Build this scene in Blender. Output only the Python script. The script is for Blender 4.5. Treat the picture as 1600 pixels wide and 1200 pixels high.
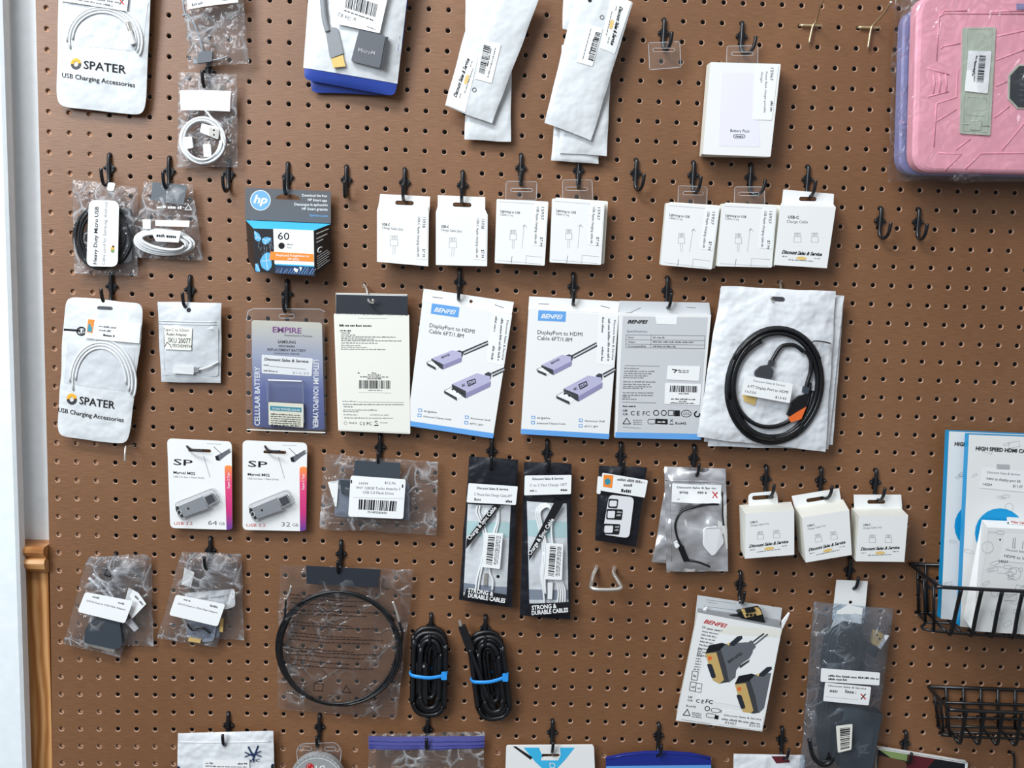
import bpy, bmesh, math, random
from mathutils import Vector, Matrix, noise

# ------------------------------------------------------------------ camera, world, lights, exposure
SC = bpy.context.scene
for o in list(bpy.data.objects): bpy.data.objects.remove(o)
COL = SC.collection
FPX = 1492.38
CAM = Vector((0.56654, -1.27977, -0.29085))
RX, RY, RZ = -0.129026, -0.040264, -0.033310
_Rz = Matrix.Rotation(RZ, 3, 'Z'); _Rx = Matrix.Rotation(RX, 3, 'X'); _Ry = Matrix.Rotation(RY, 3, 'Y')
ROT = _Rz @ _Rx @ _Ry                       # columns: right, forward, up
cd = bpy.data.cameras.new('camera'); cam = bpy.data.objects.new('camera', cd); COL.objects.link(cam)
cd.sensor_width = 36; cd.sensor_fit = 'HORIZONTAL'; cd.lens = FPX / 1600 * 36; cd.clip_start = 0.01
m4 = Matrix.Identity(4)
right, fwd, up = ROT.col[0], ROT.col[1], ROT.col[2]
for i in range(3):
    m4[i][0] = right[i]; m4[i][1] = up[i]; m4[i][2] = -fwd[i]; m4[i][3] = CAM[i]
cam.matrix_world = m4
SC.camera = cam
vs = SC.view_settings
vs.view_transform = 'Standard'; vs.look = 'None'; vs.gamma = 1.0; vs.use_curve_mapping = False
vs.exposure = -0.08

w = bpy.data.worlds.new('room_light'); SC.world = w; w.use_nodes = True
wn = w.node_tree.nodes; wl = w.node_tree.links
bg = wn['Background']
tc = wn.new('ShaderNodeTexCoord'); sp = wn.new('ShaderNodeSeparateXYZ'); rp = wn.new('ShaderNodeValToRGB')
wl.new(tc.outputs['Generated'], sp.inputs[0]); 
mp = wn.new('ShaderNodeMapRange'); mp.inputs[1].default_value = -1; mp.inputs[2].default_value = 1
wl.new(sp.outputs['Z'], mp.inputs[0]); wl.new(mp.outputs[0], rp.inputs[0])
rp.color_ramp.elements[0].color = (0.10, 0.09, 0.08, 1); rp.color_ramp.elements[1].color = (0.95, 0.98, 1.0, 1)
e = rp.color_ramp.elements.new(0.5); e.color = (0.36, 0.37, 0.39, 1)
wl.new(rp.outputs[0], bg.inputs[0]); bg.inputs[1].default_value = 0.75

def area(name, loc, target, size, sizey, energy, color):
    l = bpy.data.lights.new(name, 'AREA'); l.shape = 'RECTANGLE'; l.size = size; l.size_y = sizey
    l.energy = energy; l.color = color
    o = bpy.data.objects.new(name, l); COL.objects.link(o); o.location = loc
    o.rotation_euler = (Vector(target) - Vector(loc)).to_track_quat('-Z', 'Y').to_euler()
    return o
area('ceiling_light_panel', (-0.25, -1.3, 1.25), (0.4, 0, -0.4), 1.2, 0.4, 44, (0.96, 0.98, 1.0))
area('side_window_daylight', (-1.5, -2.7, 0.9), (0.0, 0, -0.1), 1.3, 1.3, 95, (0.86, 0.94, 1.0))

# ------------------------------------------------------------------ projection helpers
def ray(x, y):
    return ROT @ Vector(((x - 800) / FPX, 1.0, (600 - y) / FPX))

class Pl:
    """a flat sheet: depth in front of the board, Y = -(a + b*(z-z0))"""
    def __init__(s, a, b=0.0, z0=0.0):
        s.a, s.b, s.z0 = a, b, z0
        s.n = Vector((0, -1, -b)).normalized()
    def hit(s, x, y):
        r = ray(x, y)
        t = -(CAM.y + s.a + s.b * (CAM.z - s.z0)) / (r.y + s.b * r.z)
        return CAM + r * t
    def lift(s, p, off=0.0): return p + s.n * off
    def pt(s, x, y, off=0.0): return s.lift(s.hit(x, y), off)

def lean(dt, yt, db, yb, x=700):
    zt = Pl(dt).hit(x, yt).z; zb = Pl(db).hit(x, yb).z
    return Pl(dt, (dt - db) / (zt - zb), zt)
def asP(D): return D if isinstance(D, Pl) else Pl(D)
def W(x, y, d): return Pl(d).hit(x, y)

class Bag(Pl):
    """a soft sheet with bulge and crumple over the pixel quad TL,TR,BR,BL"""
    def __init__(s, q, D, bulge=.004, crump=.001, freq=30, seed=0, p=1.0):
        D = asP(D); super().__init__(D.a, D.b, D.z0)
        s.c = [s.hit(*k) for k in q]; s.bulge, s.crump, s.freq, s.seed, s.p = bulge, crump, freq, seed, p
    def uv(s, P):
        A, B, C, E = s.c
        u = v = .5
        for _ in range(8):
            X = A * (1-u) * (1-v) + B * u * (1-v) + C * u * v + E * (1-u) * v
            du = (B - A) * (1-v) + (C - E) * v; dv = (E - A) * (1-u) + (C - B) * u
            r = P - X
            a, b, c, d = du.x, dv.x, du.z, dv.z
            det = a * d - b * c
            u += (r.x * d - b * r.z) / det; v += (a * r.z - c * r.x) / det
        return u, v
    def bil(s, u, v):
        A, B, C, E = s.c
        return A * (1-u) * (1-v) + B * u * (1-v) + C * u * v + E * (1-u) * v
    def disp(s, u, v):
        uu = min(max(u, 0), 1); vv = min(max(v, 0), 1)
        e_ = (max(0, math.sin(math.pi * uu)) * max(0, math.sin(math.pi * vv)))
        q = Vector((s.bil(u, v).x * s.freq, s.seed * 7.3, s.bil(u, v).z * s.freq))
        return s.bulge * e_ ** (.55 * s.p) + s.crump * (noise.noise(q) + .6 * abs(noise.noise(q * 2.3))) * min(1, e_ * 4 + .25)
    def lift(s, P, off=0.0):
        u, v = s.uv(P)
        return P + s.n * (s.disp(u, v) + off)

# ------------------------------------------------------------------ materials
def lin(c):
    return tuple(((k / 255) / 12.92 if k / 255 <= .04045 else ((k / 255 + .055) / 1.055) ** 2.4) for k in c) + (1,)
MATS = {}
PAL = {  # rgb, roughness, metallic, specular
 'white': ((232, 234, 234), .5, 0, .4), 'paper': ((228, 229, 228), .7, 0, .2), 'cream': ((226, 225, 216), .6, 0, .3),
 'label': ((234, 236, 236), .55, 0, .3), 'greyback': ((196, 199, 202), .5, 0, .3), 'ink': ((28, 28, 32), .6, 0, .2),
 'inkgrey': ((110, 110, 114), .6, 0, .2), 'inklight': ((175, 177, 180), .6, 0, .2), 'print_blue': ((98, 158, 220), .5, 0, .3),
 'black': ((20, 20, 23), .38, 0, .5), 'hookblack': ((19, 20, 24), .3, 0, .55), 'blackgloss': ((16, 17, 21), .22, 0, .6),
 'cardblack': ((38, 43, 52), .5, 0, .4), 'wirewhite': ((226, 229, 230), .35, 0, .5), 'wireblack': ((18, 19, 22), .32, 0, .5),
 'wiregrey': ((105, 110, 114), .4, 0, .5), 'steel': ((232, 228, 220), .25, .85, .5), 'gold': ((222, 188, 120), .35, .3, .5),
 'brass': ((205, 188, 150), .3, .7, .5), 'plastic_grey': ((96, 100, 106), .4, 0, .5), 'grey': ((140, 143, 147), .45, 0, .5),
 'foilblue': ((50, 74, 160), .25, .1, .6), 'pink': ((236, 166, 182), .4, 0, .5), 'lilac': ((140, 142, 190), .35, 0, .5),
 'sage': ((182, 190, 174), .5, 0, .4), 'darkslate': ((58, 66, 74), .4, 0, .4), 'cyan': ((60, 178, 224), .4, 0, .4),
 'inkboxgrey': ((88, 90, 94), .45, 0, .4), 'orange': ((236, 136, 52), .5, 0, .3), 'hpblue': ((110, 165, 215), .4, 0, .4),
 'wing': ((92, 172, 222), .4, 0, .4), 'boxblack': ((24, 24, 28), .35, 0, .5), 'navy': ((30, 52, 88), .45, 0, .4),
 'violet_light': ((180, 178, 206), .4, 0, .4), 'violet_dark': ((140, 136, 172), .4, 0, .4), 'magenta': ((206, 52, 118), .45, 0, .4),
 'purple': ((120, 50, 130), .45, 0, .4), 'hotorange': ((240, 130, 60), .45, 0, .4), 'yellow': ((238, 172, 52), .5, 0, .3),
 'tieblue': ((44, 146, 226), .35, 0, .5), 'hdmiblue': ((20, 150, 208), .4, 0, .4), 'hdmiedge': ((18, 120, 176), .4, 0, .4),
 'red': ((190, 40, 40), .5, 0, .3), 'teal': ((50, 140, 160), .5, 0, .3), 'simgrey': ((222, 222, 226), .4, 0, .4),
 'navybag': ((28, 44, 132), .3, 0, .5), 'lgrey': ((150, 152, 152), .4, 0, .4), 'greenish': ((168, 196, 198), .5, 0, .3),
 'bluegrey': ((124, 132, 146), .4, 0, .4), 'copper': ((232, 110, 50), .4, .1, .4), 'maroon': ((90, 30, 38), .4, 0, .4),
 'olive': ((130, 150, 95), .4, 0, .4), 'empire': ((70, 84, 150), .35, 0, .4), 'tan': ((222, 190, 120), .6, 0, .2), 'sim': ((60, 62, 66), .45, 0, .4),
 'battery': ((226, 224, 205), .5, 0, .3), 'lav': ((226, 224, 236), .5, 0, .3), 'pocketblue': ((84, 84, 146), .35, 0, .4),
}
def mat(k):
    if k in MATS: return MATS[k]
    m = bpy.data.materials.new(k); m.use_nodes = True; MATS[k] = m
    N = m.node_tree.nodes; L = m.node_tree.links; b = N['Principled BSDF']
    if k in PAL:
        c, r, me, s = PAL[k]
        b.inputs['Base Color'].default_value = lin(c); b.inputs['Roughness'].default_value = r
        b.inputs['Metallic'].default_value = me; b.inputs['Specular IOR Level'].default_value = s
        return m
    tc = N.new('ShaderNodeTexCoord')
    def ns(scale, det=3, vec=None, rough=.5):
        n = N.new('ShaderNodeTexNoise'); n.inputs['Scale'].default_value = scale; n.inputs['Detail'].default_value = det
        n.inputs['Roughness'].default_value = rough
        L.new(vec or tc.outputs['Object'], n.inputs['Vector']); return n
    def ramp(inp, stops):
        r = N.new('ShaderNodeValToRGB'); el = r.color_ramp.elements
        el[0].position, el[0].color = stops[0][0], lin(stops[0][1]); el[1].position, el[1].color = stops[-1][0], lin(stops[-1][1])
        for p_, c_ in stops[1:-1]:
            x = el.new(p_); x.color = lin(c_)
        L.new(inp, r.inputs[0]); return r
    def bump(h, dist, strength=1.0, prev=None):
        n = N.new('ShaderNodeBump'); n.inputs['Distance'].default_value = dist; n.inputs['Strength'].default_value = strength
        L.new(h, n.inputs['Height'])
        if prev: L.new(prev.outputs[0], n.inputs['Normal'])
        return n
    def mapping(sc, rot=(0, 0, 0)):
        n = N.new('ShaderNodeMapping'); n.inputs['Scale'].default_value = sc; n.inputs['Rotation'].default_value = rot
        L.new(tc.outputs['Object'], n.inputs[0]); return n
    if k == 'board':
        mpg = mapping((60, 60, 900)); n = ns(1, 4, mpg.outputs[0], .6)
        n2 = ns(3, 4)
        mx = N.new('ShaderNodeMix'); mx.data_type = 'FLOAT'; mx.inputs[0].default_value = .45
        L.new(n.outputs[0], mx.inputs[2]); L.new(n2.outputs[0], mx.inputs[3])
        r = ramp(mx.outputs[0], [(.3, (102, 68, 42)), (.5, (121, 83, 54)), (.7, (141, 99, 68))])
        L.new(r.outputs[0], b.inputs['Base Color']); b.inputs['Roughness'].default_value = .43
        b.inputs['Specular IOR Level'].default_value = .6
        L.new(bump(n.outputs[0], .0004, .5).outputs[0], b.inputs['Normal'])
    elif k == 'board_edge':
        n = ns(400, 2); r = ramp(n.outputs[0], [(.3, (150, 115, 92)), (.7, (192, 160, 138))])
        L.new(r.outputs[0], b.inputs['Base Color']); b.inputs['Roughness'].default_value = .9
    elif k == 'hole_wall':
        b.inputs['Base Color'].default_value = lin((96, 62, 44)); b.inputs['Roughness'].default_value = .95
    elif k == 'stud':
        n = ns(30, 3); r = ramp(n.outputs[0], [(.3, (172, 126, 96)), (.7, (200, 154, 122))])
        L.new(r.outputs[0], b.inputs['Base Color']); b.inputs['Roughness'].default_value = .9
    elif k == 'paint':
        n = ns(60, 3); r = ramp(n.outputs[0], [(.3, (222, 230, 234)), (.7, (230, 236, 240))])
        L.new(r.outputs[0], b.inputs['Base Color']); b.inputs['Roughness'].default_value = .55
        L.new(bump(n.outputs[0], .0006, .4).outputs[0], b.inputs['Normal'])
    elif k in ('oak', 'oakpanel'):
        mpg = mapping((9, 9, 1.6) if k == 'oakpanel' else (1.6, 9, 14)); n = ns(5, 4, mpg.outputs[0], .55)
        wv = N.new('ShaderNodeTexWave'); wv.inputs['Scale'].default_value = 3.0; wv.inputs['Distortion'].default_value = 9; wv.inputs['Detail'].default_value = 3
        wv.inputs['Detail Scale'].default_value = .8
        L.new(mpg.outputs[0], wv.inputs[0])
        mx = N.new('ShaderNodeMix'); mx.data_type = 'FLOAT'; mx.inputs[0].default_value = .45
        L.new(wv.outputs['Fac'], mx.inputs[2]); L.new(n.outputs[0], mx.inputs[3])
        r = ramp(mx.outputs[0], [(.2, (150, 96, 48)), (.55, (184, 130, 78)), (.85, (208, 160, 108))])
        L.new(r.outputs[0], b.inputs['Base Color']); b.inputs['Roughness'].default_value = .4
    elif k in ('film', 'filmsoft', 'filmgrey', 'clearcard', 'wrap'):
        N.remove(b); out = N['Material Output']
        tr = N.new('ShaderNodeBsdfTransparent'); gl = N.new('ShaderNodeBsdfGlossy'); df = N.new('ShaderNodeBsdfDiffuse')
        df.inputs['Color'].default_value = (.85, .87, .9, 1) if k != 'filmgrey' else (.5, .58, .68, 1)
        tr.inputs['Color'].default_value = {'filmgrey': (.84, .88, .92, 1), 'clearcard': (.995, .995, 1, 1), 'wrap': (.99, .99, 1, 1)}.get(k, (.96, .96, .97, 1))
        amp = {'film': 1.0, 'filmsoft': .6, 'filmgrey': .7, 'clearcard': .02, 'wrap': .6}[k]
        v1 = ns(30, 2); v2 = ns(100, 2); wv = ns(18, 2)
        ad = N.new('ShaderNodeVectorMath'); ad.operation = 'MULTIPLY_ADD'; ad.inputs[1].default_value = (.05, .05, .05)
        L.new(wv.outputs['Color'], ad.inputs[0]); L.new(tc.outputs['Object'], ad.inputs[2])
        vo = N.new('ShaderNodeTexVoronoi'); vo.inputs['Scale'].default_value = 42; vo.feature = 'DISTANCE_TO_EDGE'; L.new(ad.outputs[0], vo.inputs['Vector'])
        cr = N.new('ShaderNodeMapRange'); cr.inputs[1].default_value = 0; cr.inputs[2].default_value = .09; cr.inputs[3].default_value = 1; cr.inputs[4].default_value = 0
        L.new(vo.outputs['Distance'], cr.inputs[0])
        msk = ns(22, 1); mk = N.new('ShaderNodeMapRange'); mk.inputs[1].default_value = .45; mk.inputs[2].default_value = .62; L.new(msk.outputs[0], mk.inputs[0])
        cm = N.new('ShaderNodeMath'); cm.operation = 'MULTIPLY'; L.new(cr.outputs[0], cm.inputs[0]); L.new(mk.outputs[0], cm.inputs[1])
        b1 = bump(v1.outputs[0], .013 * amp); b2 = bump(v2.outputs[0], .003 * amp, 1, b1); b3 = bump(cm.outputs[0], .004 * amp, 1, b2)
        gl.inputs['Roughness'].default_value = .13
        L.new(b3.outputs[0], gl.inputs['Normal'])
        fr = N.new('ShaderNodeLayerWeight'); fr.inputs['Blend'].default_value = .3; L.new(b3.outputs[0], fr.inputs['Normal'])
        m1 = N.new('ShaderNodeMixShader')
        base = {'film': .03, 'filmsoft': .015, 'filmgrey': .09, 'clearcard': .02, 'wrap': .006}[k]; cre = {'film': .34, 'filmsoft': .1, 'filmgrey': .2, 'clearcard': 0, 'wrap': .05}[k]
        mm = N.new('ShaderNodeMath'); mm.operation = 'MULTIPLY_ADD'; mm.inputs[1].default_value = cre; mm.inputs[2].default_value = base
        L.new(cm.outputs[0], mm.inputs[0]); L.new(mm.outputs[0], m1.inputs[0])
        L.new(tr.outputs[0], m1.inputs[1]); L.new(df.outputs[0], m1.inputs[2])
        m2 = N.new('ShaderNodeMixShader')
        ma = N.new('ShaderNodeMath'); ma.operation = 'MULTIPLY_ADD'; ma.inputs[1].default_value = .5 if k not in ('wrap', 'clearcard') else .3; ma.inputs[2].default_value = .015
        ma.use_clamp = True
        L.new(fr.outputs['Fresnel'], ma.inputs[0]); L.new(ma.outputs[0], m2.inputs[0])
        L.new(m1.outputs[0], m2.inputs[1]); L.new(gl.outputs[0], m2.inputs[2]); L.new(m2.outputs[0], out.inputs[0])
    elif k in ('poly', 'foil', 'polygrey', 'frost', 'blackfoil'):
        c, r_, me = {'poly': ((213, 217, 219), .3, 0), 'foil': ((245, 246, 250), .16, .85), 'polygrey': ((222, 225, 229), .3, .05),
                     'frost': ((200, 204, 208), .4, 0), 'blackfoil': ((24, 26, 34), .3, 0)}[k]
        b.inputs['Base Color'].default_value = lin(c); b.inputs['Roughness'].default_value = r_; b.inputs['Metallic'].default_value = me
        v1 = ns(28 if k != 'foil' else 16, 2); v2 = ns(80 if k != 'foil' else 36, 1)
        amp = {'foil': 3.2, 'polygrey': .9, 'poly': .5, 'blackfoil': .8}.get(k, .5)
        b1 = bump(v1.outputs[0], .008 * amp); b2 = bump(v2.outputs[0], .002 * amp, 1, b1)
        L.new(b2.outputs[0], b.inputs['Normal'])
    elif k == 'empgrad':       # printed card: pale cream at the top fading to deep blue
        sp_ = N.new('ShaderNodeSeparateXYZ'); L.new(tc.outputs['Object'], sp_.inputs[0])
        mr = N.new('ShaderNodeMapRange'); mr.inputs[1].default_value = -.16; mr.inputs[2].default_value = .0
        L.new(sp_.outputs['Z'], mr.inputs[0])
        r = ramp(mr.outputs[0], [(0, (58, 66, 112)), (.45, (92, 104, 158)), (.72, (160, 168, 190)), (1, (206, 204, 190))])
        L.new(r.outputs[0], b.inputs['Base Color']); b.inputs['Roughness'].default_value = .3
    elif k == 'spstrip':       # printed strip running orange to magenta to purple
        sp_ = N.new('ShaderNodeSeparateXYZ'); L.new(tc.outputs['Object'], sp_.inputs[0])
        mr = N.new('ShaderNodeMapRange'); mr.inputs[1].default_value = -.118; mr.inputs[2].default_value = -.03
        L.new(sp_.outputs['Z'], mr.inputs[0])
        r = ramp(mr.outputs[0], [(0, (110, 60, 140)), (.25, (196, 50, 120)), (.7, (222, 70, 120)), (1, (244, 150, 50))])
        L.new(r.outputs[0], b.inputs['Base Color']); b.inputs['Roughness'].default_value = .4
    return m

# ------------------------------------------------------------------ mesh builder
TXT = {}
def text_mesh(s, bold, shear):
    key = (s, bold, shear)
    if key in TXT: return TXT[key]
    c = bpy.data.curves.new('t', 'FONT'); c.body = s; c.size = 1; c.resolution_u = 2; c.offset = bold; c.shear = shear
    o = bpy.data.objects.new('t', c); COL.objects.link(o)
    me = bpy.data.meshes.new_from_object(o)
    vv = [Vector((v.co.x, v.co.y)) for v in me.vertices]; ff = [tuple(p.vertices) for p in me.polygons]
    bpy.data.objects.remove(o); bpy.data.curves.remove(c); bpy.data.meshes.remove(me)
    x0 = min(v.x for v in vv); x1 = max(v.x for v in vv)
    TXT[key] = ([Vector((v.x - x0, v.y)) for v in vv], ff, x1 - x0)
    return TXT[key]

class MB:
    def __init__(s): s.v = []; s.f = []; s.m = []; s.sm = []; s.mats = []
    def mi(s, k):
        if k not in s.mats: s.mats.append(k)
        return s.mats.index(k)
    def add(s, vs_, fs, k, smooth=False):
        b = len(s.v); s.v += [Vector(p) for p in vs_]; i = s.mi(k)
        for f in fs: s.f.append([b + j for j in f]); s.m.append(i); s.sm.append(smooth)
    def poly(s, px, D, k, off=0.0):
        D = asP(D); s.add([D.pt(x, y, off) for x, y in px], [list(range(len(px)))[::-1]], k)
    def grid(s, q, D, k, off=0.0, nu=8, nv=8, smooth=True):
        D = asP(D); A, B, C, E = [Vector(t) for t in q]; pts = []
        for j in range(nv + 1):
            for i in range(nu + 1):
                u, v = i / nu, j / nv
                p = A * (1-u) * (1-v) + B * u * (1-v) + C * u * v + E * (1-u) * v
                pts.append(D.pt(p.x, p.y, off))
        s.add(pts, [[j*(nu+1)+i, (j+1)*(nu+1)+i, (j+1)*(nu+1)+i+1, j*(nu+1)+i+1] for j in range(nv) for i in range(nu)], k, smooth)
    def prism(s, px, D, th, k, off=0.0, side=None, holes=(), back=None):
        D = asP(D); loops = [[D.pt(x, y, off) for x, y in px]] + [[D.pt(x, y, off) for x, y in h] for h in holes]
        nb = D.n * -th
        if holes:
            bm = bmesh.new(); es = []
            for lp in loops:
                vv = [bm.verts.new(p) for p in lp]
                es += [bm.edges.new((vv[i], vv[(i+1) % len(vv)])) for i in range(len(vv))]
            bmesh.ops.triangle_fill(bm, use_beauty=True, use_dissolve=False, edges=es, normal=D.n)
            bm.verts.index_update(); P_ = [v.co.copy() for v in bm.verts]; F = [[v.index for v in f.verts] for f in bm.faces]; bm.free()
        else:
            P_ = loops[0]; F = [list(range(len(P_)))[::-1]]
        s.add(P_, F, k); s.add([p + nb for p in P_], [f[::-1] for f in F], back or side or k)
        for lp in loops:
            n = len(lp); s.add(lp + [p + nb for p in lp], [[i, (i+1) % n, n + (i+1) % n, n + i] for i in range(n)], side or k)
    def hexa(s, fr, Df, bk, Db, ks):
        """fr, bk: pixel quads TL,TR,BR,BL; ks: front, top, right, bottom, left, back"""
        Df, Db = asP(Df), asP(Db)
        v = [Df.pt(*p) for p in fr] + [Db.pt(*p) for p in bk]
        for f, k in zip([(3, 2, 1, 0), (0, 1, 5, 4), (1, 2, 6, 5), (2, 3, 7, 6), (3, 0, 4, 7), (4, 5, 6, 7)], ks): s.add([v[i] for i in f], [[0, 1, 2, 3]], k)
    def tube(s, P_, r, k, n=8, closed=False, flat=1.0):
        P_ = [Vector(p) for p in P_]; N_ = len(P_); rings = []; prev = None
        for i in range(N_):
            if closed: t = P_[(i+1) % N_] - P_[i-1]
            else: t = P_[min(i+1, N_-1)] - P_[max(i-1, 0)]
            if t.length < 1e-9: t = Vector((1, 0, 0))
            t.normalize()
            if prev is None:
                a = Vector((0, -1, 0)) if abs(t.y) < .9 else Vector((1, 0, 0))
            else: a = prev
            a = (a - t * a.dot(t)).normalized(); prev = a; b_ = t.cross(a)
            rr = r[i] if isinstance(r, (list, tuple)) else r
            rings.append([P_[i] + (a * math.cos(2*math.pi*j/n) * flat + b_ * math.sin(2*math.pi*j/n)) * rr for j in range(n)])
        vv = [p for g in rings for p in g]; ff = []
        for i in range(N_ if closed else N_ - 1):
            i2 = (i+1) % N_
            for j in range(n): ff.append([i*n+j, i*n+(j+1) % n, i2*n+(j+1) % n, i2*n+j])
        if not closed: ff += [list(range(n))[::-1], [(N_-1)*n+j for j in range(n)]]
        s.add(vv, ff, k, True)
    def pxtube(s, pts, D, off, r, k, closed=False, n=6, sub=6):
        D = asP(D); s.tube(smoothpx([D.pt(p[0], p[1], off + (p[2] if len(p) > 2 else 0)) for p in pts], sub, closed), r, k, n, closed)
    def coil(s, cx, cy, rx, ry, D, off, r, turns, k, rot=0, seed=1, jit=3, n=6, a0=0, a1=None):
        D = asP(D); R = random.Random(seed); P_ = []; tt = (turns if a1 is None else a1)
        st = int(48 * turns); ph = [R.uniform(-1, 1) for _ in range(8)]
        for i in range(st + 1):
            t = i / st; a = a0 + 2*math.pi*turns*t
            k1 = 1 + jit/100 * (2*t-1) + jit/100 * math.sin(a * .5 + ph[0]*3); k2 = 1 + jit/100 * math.sin(a*.33 + ph[1]*3)
            x, y = rx*k1*math.cos(a), ry*k2*math.sin(a)
            P_.append(D.pt(cx + x*math.cos(rot) - y*math.sin(rot), cy + x*math.sin(rot) + y*math.cos(rot), off + r*1.2*math.sin(a*.5 + ph[2])))
        s.tube(P_, r, k, n)
    def strip(s, pts, wpx, D, k, off=.0003, closed=False):
        D = asP(D); pts = [Vector(p) for p in pts]
        if closed: pts.append(pts[0])
        for a, b_ in zip(pts, pts[1:]):
            d = (b_ - a)
            if d.length < 1e-6: continue
            nrm = Vector((-d.y, d.x)).normalized() * wpx / 2; e_ = d.normalized() * wpx * .25
            s.poly([a-e_+nrm, b_+e_+nrm, b_+e_-nrm, a-e_-nrm][::-1], D, k, off)
    def disc(s, cx, cy, r, D, k, off=.0003, ry=None, n=24, th=None):
        px = [(cx + r*math.cos(2*math.pi*i/n), cy + (ry or r)*math.sin(2*math.pi*i/n)) for i in range(n)]
        if th: s.prism(px, D, th, k, off)
        else: s.poly(px, D, k, off)
    def ring(s, cx, cy, r, wpx, D, k, off=.0003, ry=None, n=20, a0=0, a1=2*math.pi, rot=0):
        ry = ry or r; P_ = []
        for i in range(n + 1):
            a = a0 + (a1-a0)*i/n; x, y = r*math.cos(a), ry*math.sin(a)
            P_.append((cx + x*math.cos(rot) - y*math.sin(rot), cy + x*math.sin(rot) + y*math.cos(rot)))
        s.strip(P_, wpx, D, k, off)
    def text(s, st, x0, y0, x1, y1, h, D, k='ink', off=.0004, bold=0.0, shear=0.0):
        D = asP(D); vv, ff, w_ = text_mesh(st, bold, shear)
        A, B = D.hit(x0, y0), D.hit(x1, y1); d = B - A; pm = d.length / math.hypot(x1-x0, y1-y0)
        ex = d / w_; eyd = D.n.cross(d.normalized()); ey = eyd * (h * pm / .73)
        s.add([D.lift(A + ex * p.x + ey * p.y, off) for p in vv], ff, k)
    def scrib(s, x0, y0, x1, y1, h, D, k='inkgrey', off=.0004, seed=0):
        """a line of print too small to read: short broken dashes"""
        R = random.Random(seed * 131 + int(x0 * 7 + y0 * 13)); A, B = Vector((x0, y0)), Vector((x1, y1)); d = B - A; L_ = d.length; e_ = d / L_
        nn = Vector((e_.y, -e_.x)); t = 0; D = asP(D)
        while t < L_ - .5:
            wl_ = min(R.uniform(1.6, 4.2) * max(h, 1.2), L_ - t); x = t
            while x < t + wl_ - .3:
                ww = min(R.uniform(.35, .7) * h, t + wl_ - x); hh = h * R.choice((.62, .7, .7, 1.0)); b0 = A + e_ * x
                s.poly([b0, b0 + e_*ww, b0 + e_*ww + nn*hh, b0 + nn*hh], D, k, off); x += ww + h * .16
            t += wl_ + h * .55
    def barcode(s, q, D, k='ink', off=.0004, seed=3, n=34, along='u'):
        R = random.Random(seed); A, B, C, E = [Vector(t) for t in q]
        if along == 'v': A, B, C, E = A, E, C, B
        t = 0.0; ws = []
        while t < 1:
            b_ = R.choice((1, 1, 1, 2, 2, 3)) * .55 / n; g = R.choice((1, 1, 2)) * .55 / n
            ws.append((t, min(1, t + b_))); t += b_ + g
        for a, c in ws:
            px = [A.lerp(B, a), A.lerp(B, c), E.lerp(C, c), E.lerp(C, a)]
            s.poly(px, D, k, off)
    def build(s, name, origin=None, parent=None, label=None):
        me = bpy.data.meshes.new(name); o = bpy.data.objects.new(name, me)
        if parent is not None: org = Vector(parent.get('_o')) if parent.get('_o') else parent.location
        else: org = Vector(origin) if origin is not None else (sum(s.v, Vector()) / len(s.v))
        me.from_pydata([p - org for p in s.v], [], s.f)
        for k in s.mats: me.materials.append(mat(k))
        me.polygons.foreach_set('material_index', s.m); me.polygons.foreach_set('use_smooth', s.sm); me.update()
        COL.objects.link(o)
        if parent is not None: o.parent = parent; ORG[o.name] = org
        else: o.location = org; ORG[o.name] = org
        if label: o['label'] = label
        return o
ORG = {}
def thing(name, label, cat, org, group=None):
    o = bpy.data.objects.new(name, None); COL.objects.link(o); o.location = org; o.empty_display_size = .01
    o['label'] = label; o['category'] = cat
    if group: o['group'] = group
    ORG[o.name] = Vector(org)
    return o
def part(mb, name, par, label=None):
    me = bpy.data.meshes.new(name); o = bpy.data.objects.new(name, me); org = ORG[par.name]
    me.from_pydata([p - org for p in mb.v], [], mb.f)
    for k in mb.mats: me.materials.append(mat(k))
    me.polygons.foreach_set('material_index', mb.m); me.polygons.foreach_set('use_smooth', mb.sm); me.update()
    COL.objects.link(o); o.parent = par; ORG[o.name] = org
    if label: o['label'] = label
    return o
def smoothpx(P_, sub=6, closed=False):
    out = []; n = len(P_)
    g = (lambda i: P_[i % n]) if closed else (lambda i: P_[max(0, min(n-1, i))])
    for i in range(n if closed else n-1):
        p0, p1, p2, p3 = g(i-1), g(i), g(i+1), g(i+2)
        for j in range(sub):
            t = j / sub
            out.append(.5 * ((2*p1) + (p2-p0)*t + (2*p0-5*p1+4*p2-p3)*t*t + (3*p1-p0-3*p2+p3)*t*t*t))
    if not closed: out.append(P_[-1])
    return out
def rq(q, r, n=5, rs=None):
    """pixel polygon with rounded corners"""
    out = []; N_ = len(q)
    for i in range(N_):
        p = Vector(q[i]); a = Vector(q[i-1]) - p; b_ = Vector(q[(i+1) % N_]) - p; ri = rs[i] if rs else r
        if ri <= 0: out.append(tuple(p)); continue
        ra = min(ri, a.length*.45); rb = min(ri, b_.length*.45)
        A, B = p + a.normalized()*ra, p + b_.normalized()*rb
        for j in range(n + 1):
            t = j / n; out.append(tuple(A*(1-t)**2 + p*2*t*(1-t) + B*t*t))
    return out
def slot(cx, cy, w_, h_, ang=0, n=5):
    P_ = []; r = h_/2
    for sx, a0 in ((1, -math.pi/2), (-1, math.pi/2)):
        for j in range(n + 1):
            a = a0 + math.pi*j/n; P_.append((sx*(w_/2-r) + r*math.cos(a), r*math.sin(a)))
    return [(cx + x*math.cos(ang) - y*math.sin(ang), cy + x*math.sin(ang) + y*math.cos(ang)) for x, y in P_]
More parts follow.
